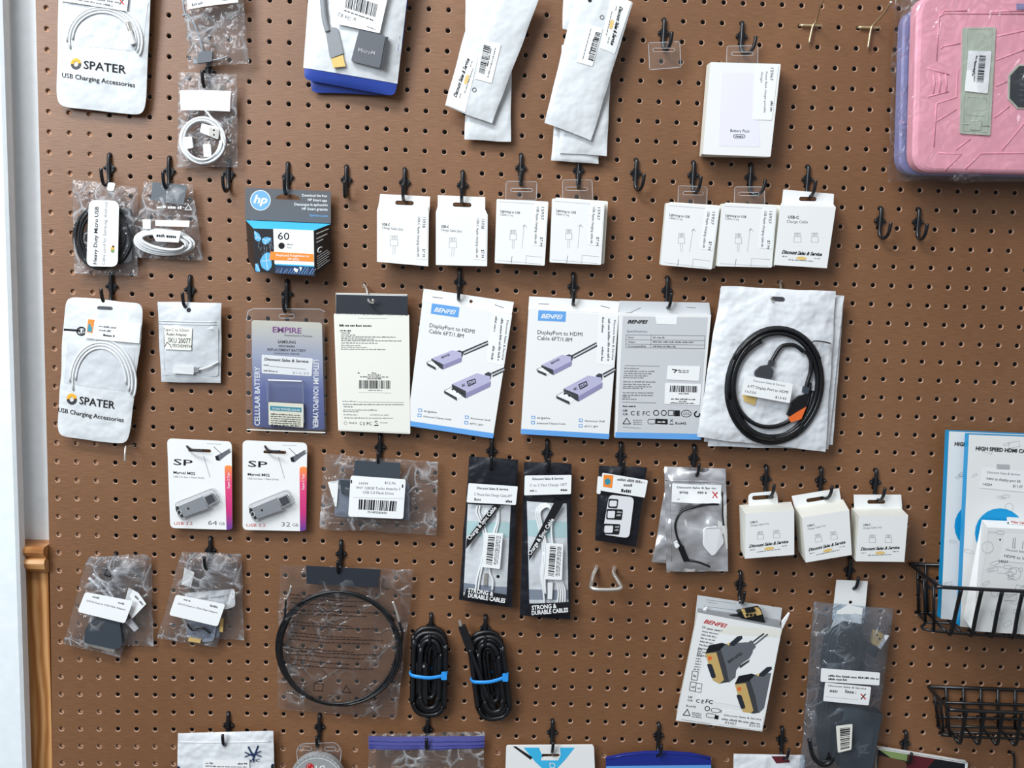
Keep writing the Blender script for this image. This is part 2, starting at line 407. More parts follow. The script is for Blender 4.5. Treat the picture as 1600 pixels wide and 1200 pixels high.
def inset(q, l, t, r, b_):
    """fractions of a quad TL,TR,BR,BL -> inner quad"""
    A, B, C, E = [Vector(k) for k in q]
    f = lambda u, v: tuple(A*(1-u)*(1-v) + B*u*(1-v) + C*u*v + E*(1-u)*v)
    return [f(l, t), f(r, t), f(r, b_), f(l, b_)]
def qp(q, u, v):
    A, B, C, E = [Vector(k) for k in q]; return tuple(A*(1-u)*(1-v) + B*u*(1-v) + C*u*v + E*(1-u)*v)
def bagmesh(B_, q, k, nu=22, nv=28, th=.0008, wob=.0, rnd=0):
    """closed soft pouch over the quad"""
    mb = MB(); F = []; K = []
    for j in range(nv + 1):
        for i in range(nu + 1):
            u, v = i / nu, j / nv
            if rnd:
                a_, c_ = 2*u-1, 2*v-1; g_ = (abs(a_)**rnd + abs(c_)**rnd)**(1/rnd)
                if g_ > 1: u, v = .5 + a_/g_/2, .5 + c_/g_/2
            p = B_.bil(u, v)
            if wob:
                e1 = noise.noise(Vector((p.z*25, B_.seed, 1))) * wob * (2*u-1 if (u < .5) else 2*u-1)
                e2 = noise.noise(Vector((p.x*25, B_.seed, 5))) * wob * (2*v-1)
                p = p + Vector((e1, 0, e2))
            d = B_.disp(u, v); F.append(p + B_.n * d); K.append(p - B_.n * (th + .25*max(0, d - .0004)))
    ix = lambda i, j: j*(nu+1)+i
    mb.add(F, [[ix(i, j), ix(i, j+1), ix(i+1, j+1), ix(i+1, j)] for j in range(nv) for i in range(nu)], k, True)
    mb.add(K, [[ix(i, j), ix(i+1, j), ix(i+1, j+1), ix(i, j+1)] for j in range(nv) for i in range(nu)], k, True)
    rim = [ix(i, 0) for i in range(nu)] + [ix(nu, j) for j in range(nv)] + [ix(i, nv) for i in range(nu, 0, -1)] + [ix(0, j) for j in range(nv, 0, -1)]
    n = len(rim); mb.add([F[r] for r in rim] + [K[r] for r in rim], [[i, (i+1) % n, n+(i+1) % n, n+i] for i in range(n)], k, True)
    return mb

# ------------------------------------------------------------------ hole lattice (1 inch pitch, measured on the board)
HC = [[-0.23, 0.903], [1.915, -4.854], [0.47, -1.689], [-1.663, 1.934], [-6.555, 0.811], [-0.812, 1.584], [2.178, -0.149], [1.603, -1.714], [-1.245, 7.476], [8.492, -1.489]]
RT = ROT.transposed()
def project(p):
    l = RT @ (Vector(p) - CAM); return 800 + FPX * l.x / l.y, 600 - FPX * l.z / l.y
def hole(c, r):
    """board point of hole (c, r): the sheet is cut very slightly out of square, as measured"""
    a = min((c - 26) / 27, 1.0); b_ = max(-1.0, min((r - 18) / 20, 1.05)); B = [a**i * b_**j for i in range(4) for j in range(4 - i)]
    x, y = project((c * .0254, 0, -r * .0254))
    return W(x + sum(k * q[0] for k, q in zip(B, HC)), y + sum(k * q[1] for k, q in zip(B, HC)), 0)
C0, C1, R0, R1 = 0, 64, -9, 49
HOLES = {(c, r): hole(c, r) for c in range(C0, C1 + 1) for r in range(R0, R1 + 1)}
HPX = {k: project(v) for k, v in HOLES.items()}
def near(x, y):
    k = min(HPX, key=lambda k: (HPX[k][0]-x)**2 + (HPX[k][1]-y)**2); return HOLES[k]

def make_board():
    mb = MB(); n = 12; rh = .0030; rc = .0040; T = .0034
    def corner(c, r):
        c = max(C0, min(C1+1, c)); r = max(R0, min(R1+1, r))
        f = lambda c_, r_: hole(c_, r_)
        return f(c - .5, r - .5)
    cor = {(c, r): corner(c, r) for c in range(C0, C1+2) for r in range(R0, R1+2)}
    back = Vector((0, T, 0))
    for (c, r), h in HOLES.items():
        q = [cor[(c, r)], cor[(c+1, r)], cor[(c+1, r+1)], cor[(c, r+1)]]   # TL TR BR BL
        sq = []
        for s_ in range(4):
            for t in range(n // 4): sq.append(q[s_].lerp(q[(s_+1) % 4], t / (n // 4)))
        ang = [3*math.pi/4 - 2*math.pi*i/n for i in range(n)]
        o_ = [h + Vector((rc*math.cos(a), 0, rc*math.sin(a))) for a in ang]
        i_ = [h + Vector((rh*math.cos(a), .0011, rh*math.sin(a))) for a in ang]
        b_ = [h + Vector((rh*math.cos(a), T, rh*math.sin(a))) for a in ang]
        rg = lambda A, B: (A + B, [[i, n + i, n + (i+1) % n, (i+1) % n] for i in range(n)])
        v, f = rg(sq, o_); mb.add(v, f, 'board')
        v, f = rg(o_, i_); mb.add(v, f, 'board_edge')
        v, f = rg(i_, b_); mb.add(v, f, 'hole_wall')
        v, f = rg([p + back for p in b_], [p + back for p in sq]); v = [Vector((p.x, T, p.z)) for p in v]; mb.add(v, f, 'hole_wall')
    bd = [cor[(c, R0)] for c in range(C0, C1+2)] + [cor[(C1+1, r)] for r in range(R0+1, R1+2)] + [cor[(c, R1+1)] for c in range(C1, C0-1, -1)] + [cor[(C0, r)] for r in range(R1, R0, -1)]
    m = len(bd); mb.add(bd + [p + back for p in bd], [[i, (i+1) % m, m+(i+1) % m, m+i] for i in range(m)], 'board_edge')
    o = mb.build('pegboard', origin=(0, 0, 0))
    o['label'] = 'large brown hardboard pegboard panel covering the wall behind all the merchandise'; o['category'] = 'pegboard'
    # furring strips behind
    t = HOLES
    for nm, a, b_, lab in (('furring_strip', hole(-.45, R0-.4), hole(2.45, R1+.4), 'vertical wooden batten seen through the left columns of pegboard holes'),
                      ('furring_strip', hole(2.5, 38.6), hole(C1, 40.4), 'horizontal wooden batten seen through the low row of pegboard holes')):
        m2 = MB(); x0, x1, z0, z1 = a.x, b_.x, b_.z, a.z
        v = [(x, y, z) for y in (T + .0002, .0195) for x, z in ((x0, z0), (x1, z0), (x1, z1), (x0, z1))]
        m2.add(v, [[3, 2, 1, 0], [4, 5, 6, 7], [0, 1, 5, 4], [1, 2, 6, 5], [2, 3, 7, 6], [3, 0, 4, 7]], 'stud')
        s_ = m2.build(nm); s_['label'] = lab; s_['category'] = 'batten'
    return bd
make_board()

# ------------------------------------------------------------------ the wall and its trim
def boxm(mb, x0, x1, y0, y1, z0, z1, k):
    v = [(x, y, z) for y in (y0, y1) for x, z in ((x0, z0), (x1, z0), (x1, z1), (x0, z1))]
    mb.add(v, [[0, 1, 2, 3], [7, 6, 5, 4], [4, 5, 1, 0], [5, 6, 2, 1], [6, 7, 3, 2], [7, 4, 0, 3]], k)
def struct(mb, name, org=None):
    o = mb.build(name, origin=org); o['kind'] = 'structure'; return o
mb = MB(); boxm(mb, -1.2, 2.6, .02, .1, -1.9, 1.0, 'paint'); struct(mb, 'wall_back')
# door casing at the left, with its stepped side
mb = MB()
a, b_ = W(2, 0, .026), W(38, 1150, .026)
c_, d_ = W(16, 0, -.018), W(46, 1150, -.018)
def vline(p, q, z): t = (z - p.z) / (q.z - p.z); return p.x + (q.x - p.x) * t
pr = []
for z in (1.0, -1.9):
    xf, xb = vline(a, b_, z), vline(c_, d_, z)
    pr.append([(-1.2, .02, z), (-1.2, -.026, z), (xf - .004, -.026, z), (xf, -.023, z), (xf + .001, -.010, z), (xb - .004, -.006, z), (xb, -.002, z), (xb, .02, z)])
n = 8
mb.add(pr[0] + pr[1], [[i, (i+1) % n, n+(i+1) % n, n+i] for i in range(n)] + [list(range(n))[::-1], list(range(n, 2*n))], 'paint')
struct(mb, 'trim_1')
# oak chair rail and panel between the casing and the pegboard
zt, zb = W(55, 850, 0).z, W(55, 893, 0).z
xl = vline(c_, d_, zt) - .002
xr = min(hole(-.5, 27).x, hole(-.5, 29).x) - .0008
mb = MB(); H = zt - zb
prof = [(.02, 0), (-.012, 0), (-.0155, -.06), (-.016, -.2), (-.013, -.33), (-.009, -.40), (-.009, -.44), (-.013, -.48), (-.0145, -.6), (-.012, -.8), (-.006, -.95), (-.002, -1), (.02, -1)]
v = [(x, y, zt + z*H) for x in (xl, xr) for y, z in prof]; n = len(prof)
mb.add(v, [[i, (i+1) % n, n+(i+1) % n, n+i][::-1] for i in range(n)] + [list(range(n)), list(range(n, 2*n))[::-1]], 'oak'); struct(mb, 'trim_2')
xr2 = min(hole(-.5, 49).x, hole(-.5, 41).x, hole(-.5, 29).x) - .0008
mb = MB(); xp = W(73, 1000, 0).x
boxm(mb, xl, xp, .004, .02, -1.9, zb, 'oakpanel'); boxm(mb, xp + .0012, xr2, .001, .02, -1.9, zb, 'oakpanel'); struct(mb, 'trim_3')

# ------------------------------------------------------------------ hooks
def hook_stem(yaw):
    mb = MB(); c, s_ = math.cos(yaw), math.sin(yaw)
    P_ = [Vector((0, .004, .0005)), Vector((0, -.0015, .0008)), Vector((0, -.0035, -.003)), Vector((0, -.0038, -.015)), Vector((0, -.004, -.029)), Vector((0, -.0055, -.035)),
          Vector((0, -.010, -.0385)), Vector((0, -.016, -.0385)), Vector((0, -.021, -.034)), Vector((0, -.0235, -.027)), Vector((0, -.0245, -.019))]
    Q = []
    for i, p in enumerate(P_):
        d = -.004 - p.y
        Q.append(Vector((d * s_ if d > 0 else 0, -.004 - d * c if d > 0 else p.y, p.z)))
    S_ = smoothpx(Q, 3)
    rr = [.0027 if i < len(S_)*.5 else .0023 for i in range(len(S_))]
    mb.tube(S_, rr, 'hookblack', 8)
    return mb
def hook_anchor():
    mb = MB()
    px = [(-.0072, -.0145), (-.0072, -.0185), (-.0045, -.0195), (-.0035, -.0225), (.0035, -.0225), (.0045, -.0195), (.0072, -.0185), (.0072, -.0145), (.0045, -.0130), (.0033, -.0105), (-.0033, -.0105), (-.0045, -.0130)]
    v = [(x, -.0032, z) for x, z in px] + [(x, -.0002, z) for x, z in px]; n = len(px)
    mb.add(v, [list(range(n)), list(range(n, 2*n))[::-1]] + [[i, n+i, n+(i+1) % n, (i+1) % n] for i in range(n)], 'hookblack')
    for sx in (-1, 1):
        mb.tube([(sx*.0058, -.0046, -.0165), (sx*.0058, -.0002, -.0165)], .0016, 'hookblack', 8)
    return mb
PROTO = {}
def hook(x, y, what, yaw=0.0, dy=0):
    h = near(x, y)
    if yaw not in PROTO:
        t = thing('pegboard_hook', '', 'hook', h, 'black plastic hooks on the pegboard')
        ORG[t.name] = Vector((0, 0, 0)); part(hook_stem(yaw), 'stem', t)
        if not PROTO: part(hook_anchor(), 'anchor', t)
        else:
            src = [c for c in list(PROTO.values())[0].children if c.name.startswith('anchor')][0]
            a_ = src.copy(); COL.objects.link(a_); a_.parent = t
        PROTO[yaw] = t
    else:
        s_ = PROTO[yaw]; t = s_.copy(); COL.objects.link(t); t.location = h
        for c in s_.children:
            k = c.copy(); COL.objects.link(k); k.parent = t
    t['label'] = 'black plastic pegboard hook ' + what
    return t
HK = [(1038, 30, 'holding the empty clear hang tag', .35), (1162, 35, 'holding the battery pack boxes', .8), (318, 87, 'holding the bagged white cable coil at upper left', -.1),
 (170, 243, 'holding the bag labelled Heavy Duty Micro USB', -.1), (264, 246, 'holding the bag of coiled white cable with dark header', -.05), (356, 250, 'empty, just left of the ink cartridge box', -.1),
 (450, 257, 'holding the ink cartridge box', 0), (541, 261, 'empty, just right of the ink cartridge box', .05), (633, 266, 'holding the left of the two white boxes beside the ink cartridge', 0),
 (724, 270, 'holding the right of the two white boxes beside the ink cartridge', 0), (815, 242, 'holding the left card of the middle pair', .05), (904, 247, 'holding the right card of the middle pair', 0),
 (993, 250, 'empty, between the white cable card groups', .4), (1082, 253, 'holding the leftmost white card of the right group', .3), (1172, 258, 'holding the middle white card of the right group', .95),
 (1261, 260, 'holding the white box with gold logo in the upper row', .2), (1376, 326, 'empty, left of two below the pink case', .3), (1437, 328, 'empty, right of two below the pink case', .15),
 (172, 430, 'holding the lower white pouch with orange logo', -.25), (297, 434, 'holding the small white zip pouch of an audio adapter', -.15), (450, 440, 'holding the blue battery blister card', 0),
 (720, 423, 'holding the tilted blue and white display cable box', .0), (896, 427, 'holding the upright blue and white display cable box', .0), (1041, 432, 'holding the grey specification side box', .1),
 (597, 680, 'holding the bag of a flash drive with barcode label', 0), (768, 690, 'holding the left black charge cable pack', 0), (856, 685, 'holding the right black charge cable pack', .1), (968, 690, 'holding the card adapter pouch', .1),
 (1082, 695, 'holding the silver foil pouches', .15), (1195, 730, 'holding the leftmost white cube box', .3), (1282, 733, 'holding the middle white cube box', .5), (1369, 737, 'holding the rightmost white cube box', .25),
 (327, 843, 'holding the right bag of video adapters', -.1), (532, 847, 'holding the clear bag of a thin black cable coil', -.05), (1156, 893, 'holding the opened video cable box', .05), (1327, 880, 'holding the white hang card of the power adapter bag', .25),
 (673, 962, 'holding the left black cable bundle', 0), (757, 965, 'holding the right black cable bundle', 0),
 (355, 1120, 'holding the grey zip bag at the bottom left', -.1), (499, 1120, 'holding the round clear package at the bottom', 0), (668, 1132, 'holding the purple zip bag at the bottom', 0),
 (862, 1127, 'holding the white card with blue triangle', 0), (1028, 1132, 'holding the dark blue package at the bottom', .05), (1222, 1137, 'holding the grey pouch at the bottom', .2), (1414, 1148, 'holding the dark red and black package at the bottom right', .0)]
for x, y, w_, yw in HK: hook(x, y, w_, yw)

def wire_thing(name, label, pts, r, k='steel', cat='hook', group=None):
    mb = MB(); mb.tube(smoothpx([Vector(p) for p in pts], 5), r, k, 8); o = mb.build(name); o['label'] = label; o['category'] = cat
    if group: o['group'] = group
    return o
# two metal T hooks at the upper right
for i, (hl, hr, tip, bot, lab) in enumerate((((1251, 39), (1282, 40), (1292, -8), (1264, 68), 'brass coloured wire hook with crossbar, left of the two near the pink case'),
                                             ((1342, 44), (1373, 45), (1392, 4), (1356, 76), 'brass coloured wire hook with crossbar, right of the two near the pink case'))):
    A, B = near(*hl), near(*hr); t = thing('metal_hook', lab, 'hook', (A + B) / 2, 'metal crossbar hooks')
    mb = MB(); y = Vector((0, -.004, 0))
    mb.tube(smoothpx([A + Vector((0, .004, .001)), A + Vector((.0, -.0015, .0005)), A + Vector((.003, -.004, 0)), A.lerp(B, .5) + y, B + Vector((-.003, -.004, 0)), B + Vector((0, -.0015, .0005)), B + Vector((0, .004, .001))], 4), .0017, 'brass', 8)
    part(mb, 'crossbar', t)
    mid = (A + B) / 2
    pm = W(*bot, .006)
    mb = MB(); mb.tube(smoothpx([pm, mid + Vector((.0015, -.0065, -.002)), mid + Vector((.004, -.012, .004)), W(tip[0] - 10, tip[1] + 16, .04), W(tip[0], tip[1], .062)], 5), .0014, 'brass', 8)
    part(mb, 'prong', t)
    mb = MB(); c = W(tip[0], tip[1], .062)
    mb.tube([c + Vector((0, .002, 0)), c + Vector((0, .0, 0)), c + Vector((0, -.002, 0))], [.0012, .0023, .0012], 'steel', 8); part(mb, 'tip', t)
wire_thing('metal_peg', 'small silver peg hook through the dark header of the white back panel box', [near(575, 440) + Vector((0, .004, 0)), near(575, 440) + Vector((0, -.003, 0)), W(573, 453, .012), W(576, 470, .022), W(582, 473, .030), W(583, 468, .034)], .0018)
wire_thing('metal_peg', 'small silver peg hook holding the frosted pouches with black cable', [near(1223, 445) + Vector((0, .004, 0)), near(1223, 445) + Vector((0, -.003, 0)), W(1220, 458, .018), W(1215, 468, .026), W(1208, 470, .035), W(1204, 464, .039)], .0016)
wire_thing('metal_peg', 'silver wire end sticking out below the lower orange logo pouch', [near(203, 700) + Vector((0, .004, 0)), near(203, 700) + Vector((0, -.002, 0)), W(200, 698, .015), W(196, 700, .028), W(195, 722, .032)], .0013)
wire_thing('metal_peg', 'metal peg holding the left memory drive card', [near(297, 690) + Vector((0, .004, 0)), near(297, 690) + Vector((0, -.003, 0)), W(292, 697, .012), W(300, 703, .020), W(318, 704, .024)], .0015, 'wireblack')
wire_thing('metal_peg', 'metal peg holding the right memory drive card', [near(414, 695) + Vector((0, .004, 0)), near(414, 695) + Vector((0, -.003, 0)), W(414, 697, .012), W(420, 704, .020), W(438, 705, .024)], .0015, 'wireblack')
wire_thing('metal_peg', 'small dark peg holding the left bag of video adapters', [near(178, 868) + Vector((0, .004, 0)), near(178, 868) + Vector((0, -.003, 0)), W(168, 885, .010), W(164, 897, .016), W(172, 900, .024)], .0017, 'wireblack')
a, b_ = near(929, 885), near(958, 885)
wire_thing('double_prong_hook', 'silver bent wire double hook, empty, between the black packs and foil pouches', [a + Vector((0, .004, 0)), a + Vector((0, -.003, 0)), W(927, 898, .012), W(924, 912, .024), W(924, 918, .032), W(934, 921, .036), W(960, 921, .036), W(970, 918, .034), W(967, 910, .026), W(959, 896, .012), b_ + Vector((0, -.003, 0)), b_ + Vector((0, .004, 0))], .0029)
wire_thing('metal_peg', 'thin dark wire hook at the bottom right corner', [near(1578, 1175) + Vector((0, .004, 0)), near(1578, 1175) + Vector((0, -.003, .001)), W(1583, 1176, .006), W(1585, 1190, .007), W(1584, 1215, .012)], .0018, 'wireblack')
# ================================================================== merchandise
def org(x, y, d=.012): return W(x, y, d)
def label_part(par, q, D, off, name='price_sticker', k='label', draw=None, lab=None, n=6, th=.0002):
    mb = MB()
    if isinstance(D, Bag): mb.grid(q, D, k, off, n, n)
    else: mb.prism(rq(q, 2), D, th, k, off)
    if draw: draw(mb, off + .0002)
    return part(mb, name, par, lab)
def shop_logo(mb, x0, y0, x1, y1, h, D, off, gold=True, s='Discount Sales & Service'):
    mb.text(s, x0, y0, x1, y1, h, D, 'ink', off, .034, .45)
    if gold:
        dx, dy = x1 - x0, y1 - y0; L_ = math.hypot(dx, dy); ux, uy = dx/L_, dy/L_; nx, ny = -uy, ux
        f = lambda t, n_: (x0 + ux*L_*t + nx*n_, y0 + uy*L_*t + ny*n_)
        P_ = [f(.5 + .13*math.cos(2*math.pi*i/14), h*1.0 + h*.5*math.sin(2*math.pi*i/14)) for i in range(14)]
        mb.poly(P_, D, 'tan', off - .00005)
        mb.scrib(*f(.02, h*.9), *f(.14, h*.9), h*.3, D, 'inkgrey', off, 1); mb.scrib(*f(.82, h*.9), *f(.98, h*.9), h*.3, D, 'inkgrey', off, 2)
        mb.scrib(*f(.18, h*1.75), *f(.8, h*1.75), h*.3, D, 'inkgrey', off, 3)
def usb_end(mb, x, y, w_, h_, D, off, ang=0, k='inkgrey', stem=True):
    c, s_ = math.cos(ang), math.sin(ang); f = lambda a, b_: (x + a*w_*c - b_*h_*s_, y + a*w_*s_ + b_*h_*c)
    mb.strip([f(-.42, 0), f(.42, 0), f(.42, .36), f(-.42, .36)], .6, D, 'inklight', off, True)
    for t in (-.2, 0, .2): mb.strip([f(t, .04), f(t, .3)], .6, D, k, off)
    mb.strip([f(-.48, .36), f(-.5, .9)], .7, D, 'inklight', off); mb.strip([f(.48, .36), f(.5, .9)], .8, D, 'inklight', off)
    mb.strip([f(-.5, .9), f(.5, .9)], .5, D, 'inklight', off)
    if stem:
        mb.strip([f(-.13, .9), f(-.16, 1.7)], .5, D, 'inklight', off); mb.strip([f(.16, .9), f(.1, 1.7)], .6, D, 'inklight', off)
def qr(mb, x, y, s_, D, off, seed=0, ang=0):
    R = random.Random(seed); n = 9; c = s_/n; ca, sa = math.cos(ang), math.sin(ang)

# ---- pouches with the orange sun logo
def sun_pouch(q, D, seed, label, win, ly, coil, extra=None, grp='white charging accessory pouches with orange logo'):
    B_ = Bag(q, D, .006, .0012, 22, seed); t = thing('cable_pouch', label, 'pouch', B_.bil(.5, .0), grp)
    part(bagmesh(B_, q, 'poly', 30, 40, wob=.0012, rnd=12), 'pouch', t)
    mb = MB(); mb.grid(win, B_, 'frost', .0003, 8, 8); part(mb, 'window', t)
    cx, cy, rx, ry = coil
    mb = MB()
    for i, (dr, a0, a1) in enumerate(((0, math.pi*.93, 2.08*math.pi), (4, math.pi*1.0, 2.1*math.pi), (-5, math.pi*1.02, 2.02*math.pi), (9, 1.45*math.pi, 2.12*math.pi))):
        mb.tube([B_.pt(cx + (rx+dr)*math.cos(a0 + (a1-a0)*j/24) , cy + (ry+dr)*math.sin(a0 + (a1-a0)*j/24), .0009) for j in range(25)], .0014, 'wirewhite', 6)
    part(mb, 'cable', t)
    x0, y0, x1, y1 = ly
    mb = MB(); mb.text('SPATER', x0 + 2, y0, x1, y1, 13, B_, 'ink', .0006, .012)
    dx, dy = x1-x0, y1-y0
    mb.ring(x0 - 10, y0 - 8, 5.5, 5, B_, 'yellow', .0006, a0=math.pi*.95, a1=math.pi*2.05); mb.ring(x0 - 10, y0 - 7, 6, 4.5, B_, 'sim', .0007, a0=.0, a1=math.pi*.95)
    mb.text('USB Charging Accessories', x0 - 33, y0 + 13, x1 + 13, y1 + 24 - 3, 7.5, B_, 'ink', .0006, .006)
    part(mb, 'print', t)
    if extra: extra(t, B_)
    return t
def ex1(t, B_):
    mb = MB(); mb.pxtube([(203, 36), (205, 44), (208, 52)], B_, .003, .003, 'steel'); mb.pxtube([(206, 52), (209, 62), (212, 71)], B_, .003, .0042, 'wirewhite'); part(mb, 'connector', t, 'white USB plug')
    q = [(100, -32), (206, -20), (202, 20), (97, 3)]
    def dr(m, o_):
        m.scrib(112, -4, 190, 8, 4, B_, 'inkgrey', o_, 1); m.scrib(120, 2, 180, 13, 3, B_, 'inkgrey', o_, 2)
        m.strip([(190, 0), (197, 9)], 2, B_, 'red', o_); m.strip([(197, 1), (191, 9)], 2, B_, 'sim', o_)
    label_part(t, q, B_, .0035, draw=dr)
sun_pouch([(93, -70), (238, -66), (227, 181), (88, 166)], lean(.020, -60, .012, 180), 1,
          'white pouch with orange sun logo and coiled white cable, cut off by the top edge', [(95, 0), (232, 4), (224, 82), (94, 70)], (131, 108, 199, 116), (163, 66, 52, 50), ex1)
def ex2(t, B_):
    mb = MB(); mb.strip([(101, 515), (125, 516)], 3.2, B_, 'ink', .0006); mb.ring(129, 517, 7, 2, B_, 'ink', .0006, ry=6)
    mb.text('US', 126, 521, 137, 522, 8, B_, 'ink', .0007, .01)
    part(mb, 'print_strip', t)
    q = [(139, 496), (222, 505), (219, 536), (136, 527)]
    def dr(m, o_):
        m.poly([(141, 498), (151, 499), (148, 520), (139, 518)], B_, 'orange', o_); m.poly([(142, 505), (148, 506), (147, 518), (140, 517)], B_, 'teal', o_ + .0001)
        m.scrib(158, 510, 185, 513, 3, B_, 'inkgrey', o_, 1); m.scrib(158, 516, 178, 518, 3, B_, 'inkgrey', o_, 2); m.scrib(165, 524, 182, 526, 3.5, B_, 'ink', o_, 3)
    label_part(t, q, B_, .003, draw=dr)
    mb = MB(); mb.prism(slot(165, 481, 24, 5, .05), B_, .0003, 'sim', .0005); part(mb, 'hang_slot', t)
sun_pouch([(102, 463), (226, 474), (201, 695), (89, 681)], lean(.020, 465, .016, 690), 2,
          'white pouch with orange sun logo, lower one, its whole front and hang slot in view', [(107, 535), (212, 543), (207, 612), (101, 598)], (124, 630, 181, 638), (160, 596, 44, 58), ex2)

# ---- generic clear bag helper
def clear_bag(name, label, cat, q, D, seed, bulge=.006, film='film', grp=None, crump=.0025, wob=.002, zip_y=None, zipk='label'):
    B_ = Bag(q, D, bulge, crump, 34, seed); t = thing(name, label, cat, B_.bil(.5, 0), grp)
    part(bagmesh(B_, q, film, wob=wob), 'bag', t)
    mid = Bag(q, Pl(B_.a - .001, B_.b, B_.z0), bulge * .3, 0, 34, seed)
    if zip_y:
        mb = MB()
        for zy in zip_y: mb.tube([B_.lift(B_.bil(.02 + .96*i/14, zy), .0003) for i in range(15)], .0005, film, 5)
        part(mb, 'zip_strip', t)
    return t, B_, mid
clr = 'clear bags of cables and adapters'
# grey cable bag, top
t, B_, M_ = clear_bag('clear_bag', 'clear bag of a grey cable with a dark plug, cut off by the top edge', 'bag', [(281, -50), (376, -55), (388, 98), (296, 108)], lean(.022, 0, .018, 100), 3, grp=clr)
mb = MB(); mb.pxtube([(286, 0), (290, 24), (300, 32), (312, 60), (318, 88)], M_, .0, .0016, 'grey'); mb.pxtube([(286, 25), (294, 24), (306, 40), (320, 86)], M_, .001, .0016, 'grey'); part(mb, 'cable', t)
mb = MB(); mb.prism(rq([(312, 81), (334, 81), (333, 97), (310, 100)], 2), M_, .006, 'plastic_grey', .005); mb.prism([(303, 90), (311, 91), (310, 100), (303, 100)], M_, .003, 'grey', .003); mb.pxtube([(332, 95), (345, 93), (358, 88)], M_, .003, .0011, 'grey'); part(mb, 'plug', t)
label_part(t, [(292, -30), (372, -34), (374, 5), (295, 16)], B_, .002, draw=lambda m, o_: (m.scrib(302, 11, 320, 8, 4, B_, 'inkgrey', o_, 1), m.scrib(350, 3, 366, 1, 4, B_, 'inkgrey', o_, 2)))
# white coil bag
q = [(279, 113), (370, 116), (371, 261), (277, 261)]
t, B_, M_ = clear_bag('clear_bag', 'clear zip bag with blank label and round coil of white cable, upper left', 'bag', q, lean(.014, 115, .012, 260), 4, grp=clr, zip_y=(.06, .09))
mb = MB()
for i, (rx, s_) in enumerate(((32, 1), (35, 2), (29, 3))): mb.coil(319, 220, rx, rx + 1, M_, .002 + .0015*i, .0016, 1.9, 'wirewhite', seed=s_, jit=3)
mb.pxtube([(322, 172), (334, 186), (346, 200), (354, 230)], M_, .006, .0015, 'wirewhite'); part(mb, 'cable', t)
mb = MB(); mb.prism(rq([(319, 194), (345, 201), (344, 219), (316, 208)], 2), M_, .005, 'wirewhite', .009); mb.prism([(330, 200), (346, 204), (345, 217), (331, 213)], M_, .004, 'steel', .0095)
mb.disc(338, 205, 1.4, M_, 'ink', .0097); mb.disc(338, 212, 1.4, M_, 'ink', .0097)
mb.prism(rq([(320, 226), (332, 226), (333, 246), (321, 246)], 2), M_, .005, 'wirewhite', .007); mb.prism(rq([(289, 216), (303, 214), (305, 232), (294, 234)], 2), M_, .005, 'wirewhite', .008); part(mb, 'connectors', t, 'white USB connectors')
label_part(t, [(282, 142), (362, 143), (361, 175), (284, 173)], B_, .0015, name='blank_label')
# heavy duty micro usb
q = [(112, 281), (215, 292), (215, 432), (116, 427)]
t, B_, M_ = clear_bag('clear_bag', 'clear zip bag of black cable with white label reading Heavy Duty Micro USB', 'bag', q, lean(.014, 285, .014, 430), 5, grp=clr, zip_y=(.14, .18))
mb = MB()
for i in range(4): mb.coil(160, 369, 42 - i*4, 50 - i*4, M_, .001 + .001*i, .0017, 1.6, 'black', seed=i+1, jit=5, rot=.1)
mb.pxtube([(186, 325), (196, 340), (206, 380), (190, 410), (180, 400)], M_, .003, .0022, 'black'); part(mb, 'cable', t, 'coiled black cable')
mb = MB(); mb.prism(rq([(184, 322), (206, 326), (208, 408), (186, 414)], 5), M_, .004, 'sim', .003); part(mb, 'card_backing', t)
def dr(m, o_):
    m.text('Heavy Duty Micro USB', 151, 413, 154, 323, 6, PLD, 'ink', o_, .02); m.text('Cable cord for Samsung, Android', 164, 414, 168, 316, 5, PLD, 'inkgrey', o_, .0)
    m.disc(176, 388, 3, PLD, 'yellow', o_); m.disc(176, 392, 3, PLD, 'olive', o_ + .0001); m.disc(177, 385, 1.6, PLD, 'ink', o_ + .0002)
PLD = Pl(B_.a + .0125, B_.b, B_.z0)
label_part(t, rq([(139, 312), (186, 314), (184, 417), (135, 416)], 11), PLD, 0, name='name_label', draw=dr)
mb = MB(); mb.prism(rq([(169, 285), (181, 286), (180, 299), (170, 298)], 3), B_, .0004, 'label', .0015); part(mb, 'tag', t)
# white cable bag with dark header
q = [(236, 284), (294, 286), (318, 406), (207, 402)]
t, B_, M_ = clear_bag('clear_bag', 'clear bag with dark slate header patch and flat bundle of white cable', 'bag', [(225, 284), (300, 288), (318, 407), (206, 402)], lean(.014, 285, .012, 405), 6, grp=clr)
mb = MB(); mb.prism([(239, 284), (293, 290), (289, 321), (237, 313)], B_, .0003, 'navy' if 0 else 'darkslate', .0012); part(mb, 'header_patch', t)
mb = MB()
for i in range(6): mb.coil(257 + (i % 3)*1.5, 378, 47 - i*2.6, 19 - i*1.6, M_, .002 + .0013*i, .0017, 1.5, 'wirewhite', seed=20+i, jit=4, rot=.07 + .02*i)
part(mb, 'cable', t)
mb = MB(); mb.prism([(240, 359), (288, 361), (284, 379), (249, 377)], M_, .0005, 'wirewhite', .012); mb.scrib(250, 370, 280, 372, 5, M_, 'ink', .0122, 3); mb.prism([(247, 344), (300, 345), (299, 355), (247, 353)], M_, .0004, 'label', .009); part(mb, 'cable_wrap', t)
mb = MB(); mb.prism([(227, 343), (240, 343), (240, 358), (228, 358)], M_, .0004, 'label', .0095)
mb.scrib(248, 326, 262, 325, 4, B_, 'label', .001, 1); mb.scrib(265, 326, 286, 327, 5, B_, 'label', .001, 2); mb.strip([(291, 328), (296, 320), (301, 328)], 1, B_, 'label', .001, True); part(mb, 'markings', t)

